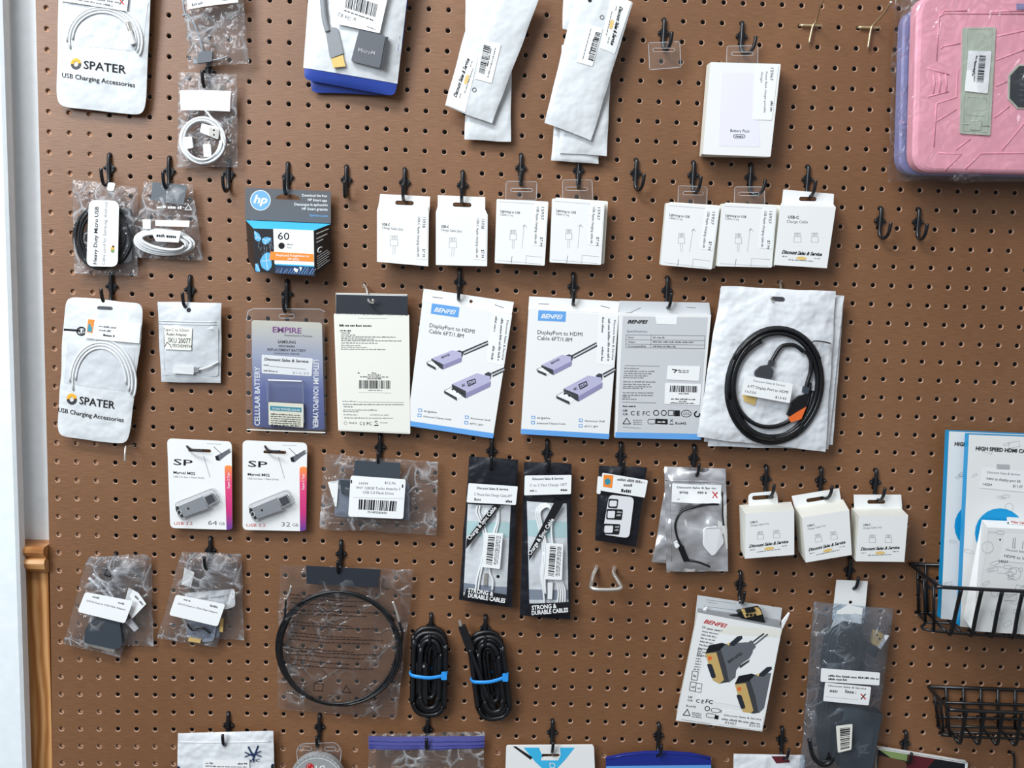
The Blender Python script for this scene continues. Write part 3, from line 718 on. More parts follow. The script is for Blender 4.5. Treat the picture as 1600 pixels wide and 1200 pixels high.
# ---- silver and blue adapter pouches
def adapter(q, D, seed, label, front):
    B_ = Bag(q, D, .010 if front else .003, .0012, 20, seed); t = thing('adapter_pouch', label, 'pouch', B_.bil(.5, 0), 'blue bottomed adapter pouches')
    part(bagmesh(B_, q, 'foilblue', 30, 40, wob=.0008, rnd=18), 'pouch', t)
    return t, B_
adapter([(482, 0), (640, -10), (612, 149), (486, 144)], lean(.012, 0, .008, 150), 8, 'blue edged pouch mostly hidden behind the silver adapter pouch', False)
t, B_ = adapter([(487, -60), (645, -60), (618, 151), (474, 124)], lean(.030, -60, .018, 150), 9, 'silver pouch with blue bottom showing a grey display adapter and its cable, top', True)
Bq = [(486, -60), (643, -60), (621, 131), (474, 106)]
mb = MB(); mb.grid(Bq, B_, 'poly', .0006, 16, 16); part(mb, 'silver_front', t)
mb = MB(); A_ = Pl(B_.a + .010, B_.b, B_.z0)
mb.prism(rq([(562, 46), (603, 57), (594, 107), (549, 96)], 3), A_, .004, 'plastic_grey', .004); mb.hexa([(603, 57), (607, 58), (600, 108), (594, 107)], Pl(A_.a + .004, A_.b, A_.z0), [(603, 57), (607, 58), (600, 108), (594, 107)], A_, ['sim'] * 6)
mb.text('MicroM', 560, 81, 586, 87, 6, A_, 'inklight', .0045, .01); part(mb, 'adapter_body', t)
mb = MB(); mb.pxtube([(503, -30), (505, 0), (508, 30), (513, 50)], A_, .001, .0042, 'grey'); part(mb, 'cable', t)
mb = MB(); mb.prism(rq([(508, 42), (528, 44), (537, 84), (516, 92)], 3), A_, .003, 'grey', .003); up_ = part(mb, 'usb_plug', t, 'grey USB plug')
mb = MB(); mb.prism([(518, 92), (536, 86), (540, 104), (521, 106)], A_, .003, 'tan', .0022); part(mb, 'metal_tip', up_, 'pale metal tip')
def dr(m, o_):
    m.barcode([(543, -8), (591, 8), (587, 28), (540, 13)], A_, 'ink', o_, 4); m.scrib(538, 18, 584, 34, 2.5, A_, 'ink', o_, 2); m.text('CE FC', 528, 25, 548, 33, 5, A_, 'ink', o_); m.text('X', 552, 32, 557, 34, 5, A_, 'ink', o_); m.scrib(574, 43, 587, 48, 2, A_, 'inkgrey', o_, 3)
label_part(t, [(545, -30), (609, -14), (594, 53), (526, 38)], A_, .0052, name='barcode_label', draw=dr)

# ---- long white pouches
def white_pouch(q, D, seed, label, film='poly', wob=.0015, bulge=.005):
    B_ = Bag(q, D, bulge, .0012, 25, seed); t = thing('white_pouch', label, 'pouch', B_.bil(.5, 0), 'long white cable pouches at the top')
    part(bagmesh(B_, q, film, wob=wob), 'pouch', t); return t, B_
white_pouch([(728, 60), (800, 60), (798, 221), (726, 218)], Pl(.012), 11, 'straight white pouch behind the tilted one, left stack at the top')
white_pouch([(727, -60), (790, -60), (786, 80), (727, 66)], Pl(.017), 12, 'upper white pouch left of the tilted pouch, cut off by the top edge')
q = [(758, -60), (842, 6), (768, 193), (695, 165)]
q = [(752, -40), (846, -12), (769, 193), (695, 165)]
t, B_ = white_pouch(q, lean(.027, -40, .022, 190), 13, 'tilted white pouch leaning lower left, gold logo strip on its left edge')
mb = MB(); mb.grid([(727, 82), (747, 90), (727, 176), (697, 164)], B_, 'label', .0005, 4, 10); shop_logo(mb, 713, 153, 734, 93, 6, B_, .0008); part(mb, 'logo_strip', t)
label_part(t, rq([(757, 65), (783, 70), (768, 131), (742, 124)], 3)[0:0] or [(757, 65), (783, 70), (768, 131), (742, 124)], B_, .0008, name='barcode_label', n=5,
           draw=lambda m, o_: (m.barcode([(756, 71), (766, 74), (757, 117), (748, 114)], B_, 'ink', o_, 5, along='v'), m.scrib(762, 105, 768, 77, 2.5, B_, 'ink', o_, 2), m.scrib(763, 122, 775, 76, 2, B_, 'inkgrey', o_, 4)))
mb = MB(); mb.ring(741, 141, 3, 1.2, B_, 'inkgrey', .0006); part(mb, 'seal_mark', t)
white_pouch([(866, 190), (938, 190), (935, 256), (861, 251)], Pl(.011), 14, 'lowest rear white pouch, bottom edge lowest in the right stack')
white_pouch([(878, 70), (956, 75), (948, 244), (874, 239)], Pl(.016), 15, 'straight white pouch just behind the front one, right stack at the top')
white_pouch([(882, -60), (950, -50), (930, 60), (879, 45)], Pl(.021), 16, 'upper white pouch left of the right tilted pouch, cut off by the top edge')
q = [(900, -32), (988, 3), (921, 219), (852, 192)]
q = [(905, -30), (989, 3), (924, 219), (851, 192)]
t, B_ = white_pouch(q, lean(.030, -40, .025, 190), 17, 'tilted white pouch with gold logo strip at its upper right corner')
mb = MB(); mb.grid([(956, -9), (987, 3), (960, 85), (936, 76)], B_, 'label', .0005, 4, 10); shop_logo(mb, 968, 10, 953, 71, 6, B_, .0008); part(mb, 'logo_strip', t)
label_part(t, [(917, 39), (941, 46), (925, 105), (900, 98)], B_, .0008, name='barcode_label', n=5,
           draw=lambda m, o_: (m.barcode([(930, 51), (938, 53), (926, 97), (918, 94)], B_, 'ink', o_, 6, along='v'), m.scrib(926, 62, 919, 86, 2.5, B_, 'ink', o_, 2), m.scrib(922, 46, 909, 94, 2, B_, 'inkgrey', o_, 4)))
mb = MB(); mb.ring(940, 28, 3, 1.2, B_, 'inkgrey', .0006); part(mb, 'seal_mark', t)
mb = MB(); mb.disc(921, 1, 3, B_, 'ink', .0008); part(mb, 'hang_hole', t)

# ---- clear hang tag, empty
mb = MB(); D = Pl(.020); t = thing('clear_hang_tag', 'empty clear plastic hang tag on a hook left of the battery pack boxes', 'tag', D.hit(1038, 75))
mb.prism(rq([(1013, 67), (1062, 65), (1064, 105), (1015, 109)], 3), D, .0006, 'clearcard', holes=[slot(1037, 78, 34, 5, 0)])
part(mb, 'tab', t)
mb = MB(); P_ = rq([(1013, 67), (1062, 65), (1064, 105), (1015, 109)], 3); mb.strip(P_, .9, D, 'inklight', .0003, True); mb.strip(slot(1037, 78, 34, 5, 0), .8, D, 'inklight', .0003, True); part(mb, 'rim', t)

# ---- battery pack boxes
def tab_clear(t, q, D, sl, name='hang_tab', edge='inklight'):
    mb = MB(); P_ = rq(q, 3); mb.prism(P_, D, .0005, 'clearcard', holes=[sl]); mb.strip(P_, .8, D, edge, .0002, True); mb.strip(sl, .9, D, 'sim' if edge == 'sim' else edge, .0003, True); part(mb, name, t)
for i, (dx, dy, lab) in enumerate(((-8, 2, 'white battery pack box at the back of the stack of three'), (-4, 1, 'white battery pack box in the middle of the stack of three'), (0, 0, 'front white battery pack box with printed charger picture'))):
    D = Pl(.014 + .010*i); q = [(1110 + dx*.4, 97 + dy), (1220 + dx*.3, 100 + dy), (1204 + dx*.3, 245 - dy*.6 + (2-i)*1.0), (1098 + dx*.35, 241 + (2-i)*1.5)]
    t = thing('battery_box', lab, 'box', D.hit(1160, 97), 'stacked battery pack boxes')
    mb = MB(); mb.prism(rq(q, 2), D, .0092, 'cream' if i < 2 else 'paper', side='cream')
    if i == 2:
        mb.prism(rq([(1127, 113), (1180, 113), (1188, 230), (1122, 228)], 5), D, .0002, 'lav', .0002)
        mb.text('Battery Pack', 1141, 206, 1171, 207, 4.5, D, 'ink', .0004); mb.strip(slot(1155, 213, 18, 5, 0), .8, D, 'ink', .0004, True); mb.scrib(1149, 214, 1161, 214.5, 2.5, D, 'ink', .0004)
    part(mb, 'carton', t)
    if i == 0: tab_clear(t, [(1136, 72), (1184, 71), (1184, 100), (1135, 100)], Pl(.016), slot(1160, 84, 34, 5))
    if i == 2: label_part(t, [(1180, 100), (1216, 102), (1206, 188), (1176, 187)], D, .0006, draw=lambda m, o_: (m.text('15967', 1204, 106, 1203, 126, 5, D, 'ink', o_), m.text('Power Bank charger portable', 1196, 112, 1193, 176, 3.8, D, 'inkgrey', o_), m.text('charger', 1189, 112, 1188, 130, 3.8, D, 'inkgrey', o_), m.scrib(1204, 158, 1203, 174, 4, D, 'inkgrey', o_)))

# ---- tablet cases
def case(label, dx, dy, D, th, k, deco):
    t = thing('tablet_case', label, 'case', D.hit(1500, 0), 'tablet cases in plastic wrap')
    q = [(1432 + dx, -8 + dy), (1820, -8 + dy), (1820, 276 + dy*.2), (1424 + dx, 268 + dy*.2)]
    mb = MB(); P_ = rq(q, 30); steps = ((0, .000), (2.5, .0022), (6, .0035))
    c = Vector((1620, 130)); prev = None; D2 = asP(D)
    def ringp(inset_, off): return [D2.pt(*(Vector(p) + (c - Vector(p)).normalized() * inset_ * 1.4), off) for p in P_]
    rings = [[D2.pt(*p, -th) for p in P_]] + [ringp(*s_) for s_ in steps]; n = len(P_)
    for A, B in zip(rings, rings[1:]): mb.add(A + B, [[i, n + i, n + (i+1) % n, (i+1) % n][::-1] for i in range(n)], k, True)
    mb.add(rings[-1], [list(range(n))[::-1]], k); mb.add(rings[0], [list(range(n))], k); part(mb, 'shell', t)
    if deco: deco(t, Pl(D.a + .0035, D.b, D.z0))
    # plastic wrap
    wq = [(1407 + (dx + 21)*.6, -40), (1840, -40), (1840, 287), (1396 + (dx + 21)*.75, 283 - (dx + 21)*.2)]
    B_ = Bag(wq, Pl(D.a + .003), .0045, .003, 40, 30 + dx, p=.3); mb = bagmesh(B_, wq, 'wrap', 26, 22, th=th + .004, wob=.003); part(mb, 'plastic_wrap', t)
    return t
def pinkdeco(t, D):
    mb = MB(); R_ = lambda pts, c=False: mb.tube([D.pt(*p, .0001) for p in pts], .0009, 'pink', 6)
    for p in ([(1510, 17), (1475, 17), (1467, 26), (1463, 95)], [(1467, 26), (1477, 21), (1600, 22)], [(1474, 72), (1500, 68)], [(1474, 72), (1470, 76)], [(1448, 106), (1483, 117)], [(1450, 151), (1482, 143)], [(1496, 110), (1494, 152), (1463, 162), (1459, 230)],
              [(1459, 192), (1494, 171)], [(1493, 234), (1516, 217)], [(1466, 239), (1502, 241), (1476, 266)], [(1508, 264), (1532, 240), (1600, 239), (1680, 240)], [(1556, 57), (1620, 44)], [(1556, 94), (1605, 76)], [(1556, 134), (1574, 127)], [(1553, 184), (1577, 166)],
              [(1565, 235), (1602, 190)], [(1549, 18), (1600, 17)]): R_(p)
    for x in (1458, 1467, 1477): mb.tube([D.pt(x, 115, .0001), D.pt(x + 2, 130, .0001), D.pt(x, 146, .0001)], .0011, 'pink', 6)
    part(mb, 'ridges', t)
    mb = MB(); mb.prism(rq([(1503, 44), (1555, 43), (1546, 212), (1499, 209)], 2), D, .003, 'sage', .0022)
    for p in ([(1510, 46), (1549, 46), (1541, 207), (1504, 205)], [(1510, 152), (1540, 154), (1538, 182), (1508, 180)]): mb.tube([D.pt(*a, .0023) for a in p], .0004, 'sage', 5, True)
    mb.tube([D.pt(*a, .0023) for a in [(1500, 194), (1513, 195), (1514, 189), (1533, 190), (1532, 197), (1545, 198)]], .0006, 'sage', 5)
    mb.prism(rq([(1515, 190), (1532, 191), (1530, 204), (1513, 203)], 2), D, .002, 'sage', .0032); k_ = part(mb, 'kickstand', t, 'sage green kickstand plate')
    label_part(k_, [(1511, 80), (1547, 81), (1541, 147), (1505, 143)], D, .0036, name='barcode_label', draw=lambda m, o_: (m.barcode([(1528, 87), (1538, 88), (1534, 131), (1524, 130)], D, 'ink', o_, 7, along='v'), m.scrib(1523, 88, 1516, 120, 2.5, D, 'ink', o_, 2), m.scrib(1520, 98, 1519, 128, 2, D, 'ink', o_, 4)))
    oc = [(1590, 101), (1640, 101), (1654, 116), (1652, 158), (1638, 172), (1588, 170), (1574, 155), (1575, 117)]
    mb = MB(); mb.prism(oc, D, .002, 'sage', .0012); bf = part(mb, 'badge_frame', t)
    c = Vector((1614, 136)); mb = MB(); mb.prism([tuple(Vector(p)*.93 + c*.07) for p in oc], D, .002, 'sim', .0018)
    for i in range(6): mb.scrib(1592, 118 + i*8, 1640, 119 + i*8, 3, D, 'plastic_grey', .002, i)
    part(mb, 'badge', bf, 'dark grey octagonal badge')
    mb = MB(); mb.prism([(1588, 6), (1660, 6), (1660, 15), (1588, 15)], D, .002, 'violet_dark', .001); part(mb, 'top_latch', t)
case('lilac tablet case in clear wrap, only its left edge showing behind the pink one', -21, 22, Pl(.026), .014, 'lilac', None)
case('pink rugged tablet case with sage kickstand plate, in clear wrap', 0, 0, Pl(.058), .016, 'pink', pinkdeco)
# ================================================================== second row
def carton(t, q, D, th, k='paper', side='cream', name='carton', draw=None, r=2):
    mb = MB(); mb.prism(rq(q, r) if r else q, D, th, k, side=side)
    if draw: draw(mb, .0002)
    return part(mb, name, t)
def paper_tab(t, q, D, sl, k='paper', name='hang_tab', th=.0006):
    mb = MB(); mb.prism(q, D, th, k, holes=[sl]); mb.strip(sl, 1.0, D, 'ink', .0002, True); return part(mb, name, t)
WG = 'small white charging cable boxes'
# two deep boxes
def deepbox(tabq, sl, top, fr, lab, code, DF=.030, DB=.012):
    t = thing('cable_box', lab, 'box', W(*tabq[0], DB), WG)
    paper_tab(t, tabq, Pl(DB), sl)
    mb = MB(); mb.hexa(fr, Pl(DF), top, Pl(DB + .0008), ['paper', 'paper', 'cream', 'cream', 'cream', 'cream'])
    D = Pl(DF); a, b_, c, d = fr
    f = lambda u, v: qp(fr, u, v)
    mb.text('USB-C', *f(.10, .28), *f(.25, .285), 3.8, D, 'ink', .0002, .02); mb.text('Charge Cable (2m)', *f(.10, .345), *f(.50, .36), 3.8, D, 'inkgrey', .0002)
    x, y = f(.33, .47); usb_end(mb, x, y, 12, 17, D, .0002)
    part(mb, 'carton', t)
    label_part(t, [f(.74, .05), f(.975, .055), f(.97, .88), f(.73, .87)], D, .0004, th=.0001, draw=lambda m, o_: (m.text(code, *f(.885, .08), *f(.88, .28), 4.8, D, 'ink', o_), m.text('USB-C Apple charging cable 6ft', *f(.79, .08), *f(.78, .84), 4, D, 'ink', o_), m.text('$7.99', *f(.885, .68), *f(.88, .84), 4.8, D, 'ink', o_)))
deepbox([(594, 303), (672, 307), (671, 332), (590, 330)], slot(632, 317, 28, 5.5, .03), [(592, 320), (668, 322), (668, 402), (592, 398)], [(589, 329), (670, 333), (669, 416), (589, 409)], 'white cable box, left of the two deep ones right of the ink cartridge', '15938')
deepbox([(684, 305), (758, 308), (758, 335), (684, 332)], slot(722, 320, 28, 5.5, .03), [(684, 322), (757, 325), (758, 404), (686, 402)], [(681, 332), (762, 336), (761, 416), (681, 414)], 'white cable box, right of the two deep ones right of the ink cartridge', '15938')
# flat cards on clear tabs
def flatcard(q, tabq, sl, lab, code, n_=1, D0=.016, edge=None):
    t = thing('cable_box', lab, 'box', W(*tabq[0], D0), WG); D = Pl(D0 + .012)
    tab_clear(t, tabq, Pl(D0 - .001), sl)
    f = lambda u, v: qp(q, u, v)
    def dr(m, o_):
        m.text('Lightning to USB', *f(.08, .2), *f(.46, .215), 3.8, D, 'ink', o_, .006); m.text('Cable (1 m)', *f(.08, .25), *f(.33, .26), 3.4, D, 'inkgrey', o_)
        x, y = f(.34, .47); usb_end(m, x, y, 10, 17, D, o_)
        m.strip([f(.34, .88), f(.33, .99)], .7, D, 'inkgrey', o_); m.strip([f(.55, .38), f(.53, .75)], .6, D, 'inklight', o_); m.strip([f(.53, .42), f(.56, .38), f(.6, .42)], .6, D, 'inkgrey', o_)
        m.strip([f(.62, .99), f(.62, .86), f(.95, .87)], .6, D, 'inklight', o_); m.strip([f(.05, .04), f(.92, .045)], .5, D, 'inklight', o_); m.strip([f(.05, .955), f(.93, .98)], .5, D, 'inklight', o_)
    carton(t, q, D, .010, draw=dr)
    if n_ > 1:
        mb = MB(); q2 = [(x + 5, y - 1.5) for x, y in q]; mb.prism(rq(q2, 2), Pl(D0 + .0015), .002, 'cream'); part(mb, 'backing_card', t)
    label_part(t, [f(.73, .03), f(.985, .04), f(.975, .7), f(.72, .69)], D, .0003, th=.0001, draw=lambda m, o_: (m.text(code, *f(.87, .09), *f(.87, .29), 4.8, D, 'ink', o_), m.text('USB Apple charging cable 6ft', *f(.78, .09), *f(.77, .67), 4, D, 'ink', o_), m.text('$7.99', *f(.88, .56), *f(.875, .7), 4.6, D, 'ink', o_)))
flatcard([(776, 311), (857, 315), (851, 415), (773, 411)], [(791, 283), (839, 284), (838, 313), (790, 312)], slot(815, 297, 34, 5, .02), 'white lightning cable box, left of the middle pair on clear tabs', '15937')
flatcard([(863, 310), (945, 316), (939, 414), (859, 410)], [(879, 281), (925, 281), (926, 313), (879, 312)], slot(901, 295, 34, 5, .02), 'white lightning cable box, right of the middle pair on clear tabs', '15937', 2)
flatcard([(1041, 317), (1125, 323), (1112, 421), (1032, 414)], [(1060, 290), (1105, 292), (1104, 320), (1059, 318)], slot(1083, 302, 32, 5, .02), 'tilted white lightning cable box, leftmost of the right hand group', '15937', 2)
flatcard([(1128, 318), (1214, 322), (1206, 418), (1120, 416)], [(1148, 292), (1194, 292), (1195, 321), (1147, 320)], slot(1170, 303, 32, 5, .02), 'white lightning cable box, middle of the right hand group', '15937', 2)
# usb-c charge cable with gold logo
t = thing('cable_box', 'white charge cable box with gold shop logo, rightmost of the upper row', 'box', W(1260, 297, .014), WG)
paper_tab(t, [(1224, 296), (1303, 303), (1302, 325), (1221, 322)], Pl(.014), slot(1262, 311, 26, 5.5, .02))
D = Pl(.030); q = [(1219, 321), (1306, 324), (1292, 419), (1209, 414)]
mb = MB(); mb.hexa(q, D, [(1221, 317), (1302, 319), (1292, 408), (1213, 404)], Pl(.0145), ['paper', 'paper', 'cream', 'cream', 'cream', 'cream'])
mb.text('USB-C', 1231, 341, 1248, 342, 4.5, D, 'ink', .0002, .02); mb.text('Charge Cable', 1229, 348, 1262, 349, 4.5, D, 'inkgrey', .0002)
usb_end(mb, 1246, 364, 11, 16, D, .0002, stem=False); usb_end(mb, 1273, 364, 11, 16, D, .0002, stem=False); shop_logo(mb, 1221, 396, 1284, 400, 5.5, D, .0003); part(mb, 'carton', t)

# ---- ink cartridge box
t = thing('ink_cartridge_box', 'dark ink cartridge box reading 60 with blue butterflies and an orange band', 'box', W(450, 295, .014))
D = Pl(.014); mb = MB(); tq = [(383, 293), (517, 299), (517, 349), (383, 343)]
sl = [(430, 311), (433, 306), (442, 303), (460, 304), (468, 308), (470, 313)]
mb.prism(tq, D, .0007, 'inkboxgrey', holes=[sl])
mb.disc(407, 313, 16, D, 'label', .0002); mb.disc(407, 313, 15, D, 'hpblue', .0003); mb.text('hp', 396, 317, 418, 318, 13, D, 'label', .0004, .025, .25)
for i, (xa, xb, y, s_) in enumerate(((472, 511, 307, 'Download the free'), (481, 511, 314, 'HP Smart app'), (460, 512, 321, 'Descargue la aplicación'), (472, 512, 328, 'HP Smart gratuita'), (484, 512, 338, 'hpsmart.com'))):
    mb.text(s_, xa, y, xb, y + 1.2, 4.2, D, 'label' if i < 4 else 'hpblue', .0003, .01)
part(mb, 'hang_tab', t)
DF = Pl(.046); F4 = [(396, 357), (491, 360), (492, 431), (399, 425)]; B4 = [(384, 344), (517, 350), (519, 410), (388, 405)]
mb = MB(); mb.hexa(F4, DF, B4, Pl(.0145), ['boxblack', 'cyan', 'boxblack', 'boxblack', 'boxblack', 'boxblack'])
mb.poly([(427, 357.5), (490, 360), (491, 416), (429, 412)], DF, 'label', .0003)
mb.text('60', 434, 374, 452, 375, 12, DF, 'ink', .0005, .004); mb.disc(440, 384, 5, DF, 'ink', .0005); mb.text('Black', 449, 383, 458, 383.4, 2.8, DF, 'ink', .0005); mb.text('Noir', 449, 388, 456, 388.4, 2.8, DF, 'ink', .0005)
mb.poly([(423, 393), (490, 397), (490.5, 409), (421, 406)], DF, 'orange', .0006); mb.text('Replaced Freightbox to', 432, 400, 483, 402, 3.6, DF, 'label', .0008, .01); mb.text('HP 60XL', 450, 406, 468, 407, 3.4, DF, 'label', .0008, .01)
mb.poly([(430, 412), (491, 415), (491, 417), (430, 414)], DF, 'cyan', .0005)
mb.poly([(430, 414.5), (491, 417.5), (491.6, 431), (430, 427)], DF, 'navy', .0004)
R = random.Random(5)
for i in range(15):
    x = 431 + i*4; mb.strip([(x, 426 + i*.2), (x + R.uniform(1, 7), 417 + R.uniform(0, 4))], .8, DF, R.choice(('hpblue', 'bluegrey', 'bluegrey')), .0006)
for i in range(16):
    x = 402 + R.random()*22; y = 372 + R.random()*40; mb.strip([(x, y), (x + R.uniform(-3, 5), y + R.uniform(4, 9))], .7, DF, 'bluegrey', .0003)
for wg in ([(397, 360), (405, 365), (409, 374), (404, 378), (398, 374)], [(409, 373), (416, 370), (425, 372), (421, 379), (414, 383), (410, 379)], [(416, 394), (422, 395), (424, 406), (425, 416), (419, 424), (409, 418), (406, 408), (410, 400)], [(399, 411), (404, 413), (407, 425), (399, 424)]):
    mb.poly(rq(wg, 3), DF, 'wing', .0005); c = sum((Vector(p) for p in wg), Vector((0, 0))) / len(wg)
    for p in wg[::2]: mb.strip([tuple(c), tuple(Vector(p)*.8 + c*.2)], .6, DF, 'label', .0006)
mb.poly([(460, 418), (466, 421), (464, 426), (459, 422)], DF, 'label', .0007); mb.poly([(468, 417), (472, 418), (470, 424)], DF, 'label', .0007)
part(mb, 'carton', t)
# print on the slanted right side
mb = MB(); Rf, Rb = [DF.pt(*p) for p in F4], [Pl(.0145).pt(*p) for p in B4]
A, B, C, E = Rf[1], Rb[1], Rb[2], Rf[2]; nn = (B - A).cross(E - A).normalized(); nn = nn if nn.x > 0 else -nn
fs = lambda u, v: A*(1-u)*(1-v) + B*u*(1-v) + C*u*v + E*(1-u)*v + nn*.0004
def sbar(u0, u1, v, h_): mb.add([fs(u0, v), fs(u1, v), fs(u1, v+h_), fs(u0, v+h_)], [[0, 3, 2, 1]], 'label')
for u1, v in ((.85, .08), (.75, .19), (.5, .27)): sbar(.1, u1, v, .025)
for i in range(6): sbar(.12, (.75, .85, .9, .8, .7, .85)[i], .60 + i*.055, .014)
P_ = [fs(.3 + .13*math.cos(a*.5), .49 + .055*math.sin(a*.5)) for a in range(2, 13)]; mb.tube(P_, .0008, 'label', 5)
part(mb, 'side_print', t, 'white print on the black right side')

# ================================================================== third row
# small zip pouch
q = [(246, 471), (346, 474), (345, 598), (252, 597)]
B_ = Bag(q, lean(.016, 470, .010, 597), .006, .0015, 28, 41); t = thing('adapter_pouch', 'small silvery zip pouch with SKU sticker and a white audio adapter', 'pouch', B_.bil(.5, 0))
part(bagmesh(B_, q, 'frost', wob=.001), 'pouch', t)
mb = MB()
for y0 in (501, 505): mb.tube([B_.pt(248 + i*6.5, y0 + i*.13, .0003) for i in range(15)], .0006, 'frost', 5)
part(mb, 'zip_strip', t)
mb = MB(); mb.prism(rq([(252, 508), (342, 510), (342, 588), (254, 586)], 6), B_, .0003, 'frost', .0008, holes=[rq([(257, 512), (337, 514), (337, 583), (258, 581)], 6)]); part(mb, 'seam', t)
def dr(m, o_):
    m.text('Type-C to 3.5mm', 257, 516, 298, 517, 4.6, B_, 'inkgrey', o_); m.text('Audio Adapter', 262, 523, 295, 524, 4.6, B_, 'ink', o_)
    m.text('SKU 20077', 265, 534, 301, 535, 8, B_, 'ink', o_); m.text('TECHSMITH', 271, 541, 302, 542, 5, B_, 'ink', o_); m.strip([(259, 541), (263, 534), (268, 538), (270, 542)], 1, B_, 'ink', o_)
label_part(t, [(257, 508), (303, 511), (302, 546), (260, 545)], B_, .0016, name='sku_sticker', k='cream', draw=dr)
mb = MB(); mb.prism(rq([(273, 570), (306, 571), (305, 584), (273, 582)], 2), B_, .003, 'wirewhite', .004); mb.prism([(306, 573), (314, 573), (313, 580), (305, 581)], B_, .0025, 'grey', .0035); mb.pxtube([(314, 576), (328, 572), (343, 564)], B_, .003, .0012, 'wirewhite'); part(mb, 'adapter', t)
mb = MB(); mb.disc(296, 484, 3.4, B_, 'ink', .0005); part(mb, 'hang_hole', t)

# battery blister card
D = Pl(.012); q = [(393, 500), (503, 504), (507, 672), (395, 667)]
t = thing('battery_card', 'blue and cream blister card with a small cellular battery', 'package', D.hit(450, 505))
mb = MB(); mb.prism(rq(q, 5), D, .0008, 'empgrad')
mb.text('EMPIRE', 426, 519, 471, 521, 9, D, 'purple', .0002, .02); mb.text('Guaranteed to Perform', 444, 525, 488, 527, 3.2, D, 'ink', .0002)
mb.text('SAMSUNG', 434, 536, 462, 537, 4.6, D, 'ink', .0002, .015); mb.text('AB553446BA', 435, 542, 461, 543, 3.4, D, 'ink', .0002, .01); mb.text('REPLACEMENT BATTERY', 418, 548, 478, 550, 4.2, D, 'ink', .0002, .012); mb.text('LITHIUM ION 1000mAh', 428, 553.5, 468, 554.5, 3, D, 'ink', .0002)
mb.text('CELLULAR BATTERY', 406, 665, 406, 573, 8.5, D, 'label', .0002, .016); mb.text('LITHIUM ION/POLYMER', 490, 562, 489, 669, 8.5, D, 'label', .0002, .016)
part(mb, 'printed_card', t)
label_part(t, rq([(409, 554), (489, 560), (487, 588), (409, 583)], 2)[0:0] or [(409, 554), (489, 560), (487, 588), (409, 583)], D, .0005, draw=lambda m, o_: (m.text('Discount Sales & Service', 413, 563, 482, 567, 4.6, D, 'ink', o_, .02, .2), m.scrib(412, 571, 420, 571.5, 2.5, D, 'inkgrey', o_, 1), m.strip([(421, 572), (478, 577)], .6, D, 'inkgrey', o_), m.scrib(412, 580, 434, 581.5, 2.5, D, 'inkgrey', o_, 2), m.text('$16.99', 457, 584, 483, 585.5, 4, D, 'inklight', o_)))
mb = MB(); sh = rq([(384, 482), (507, 484), (510, 676), (384, 671)], 8)
mb.prism(sh, Pl(.013), .0004, 'clearcard', holes=[slot(448, 494, 24, 6, 0)]); mb.strip([(385, 500), (388, 486), (396, 482), (500, 483), (508, 487)], .9, Pl(.0132), 'inklight', .0002); mb.strip([(386, 671), (508, 676)], 1.8, Pl(.0132), 'cream', .0002)
mb.strip(slot(448, 494, 24, 6, 0), .8, Pl(.0132), 'inklight', .0002, True); part(mb, 'clear_shell', t)
bq = [(417, 592), (473, 595), (474, 665), (418, 661)]
mb = MB(); P1 = rq(bq, 4); mb.prism(P1, Pl(.021), .008, 'clearcard'); mb.strip([(419, 593.5), (471, 595.5)], 1.8, Pl(.021), 'label', .0002); mb.strip([(473, 598), (475, 660)], .8, Pl(.021), 'bluegrey', .0002); mb.strip([(417, 598), (418, 628)], .8, Pl(.021), 'bluegrey', .0002); part(mb, 'blister', t)
D2 = Pl(.0185); mb = MB(); mb.prism(rq([(419, 628), (474, 631), (474, 668), (420, 664)], 2), D2, .005, 'battery', side='boxblack')
mb.poly([(422, 634), (471, 637), (471, 644), (422, 641)], D2, 'teal', .0003); mb.text('TITAN POWER SOLAR', 425, 640, 469, 642.5, 3.4, D2, 'label', .0005, .01)
for i in range(6): mb.scrib(423, 648 + i*3.4 - .5, 470, 650 + i*3.3, 1.8, D2, 'ink', .0003, i)
part(mb, 'battery', t, 'cream labelled cellular battery')

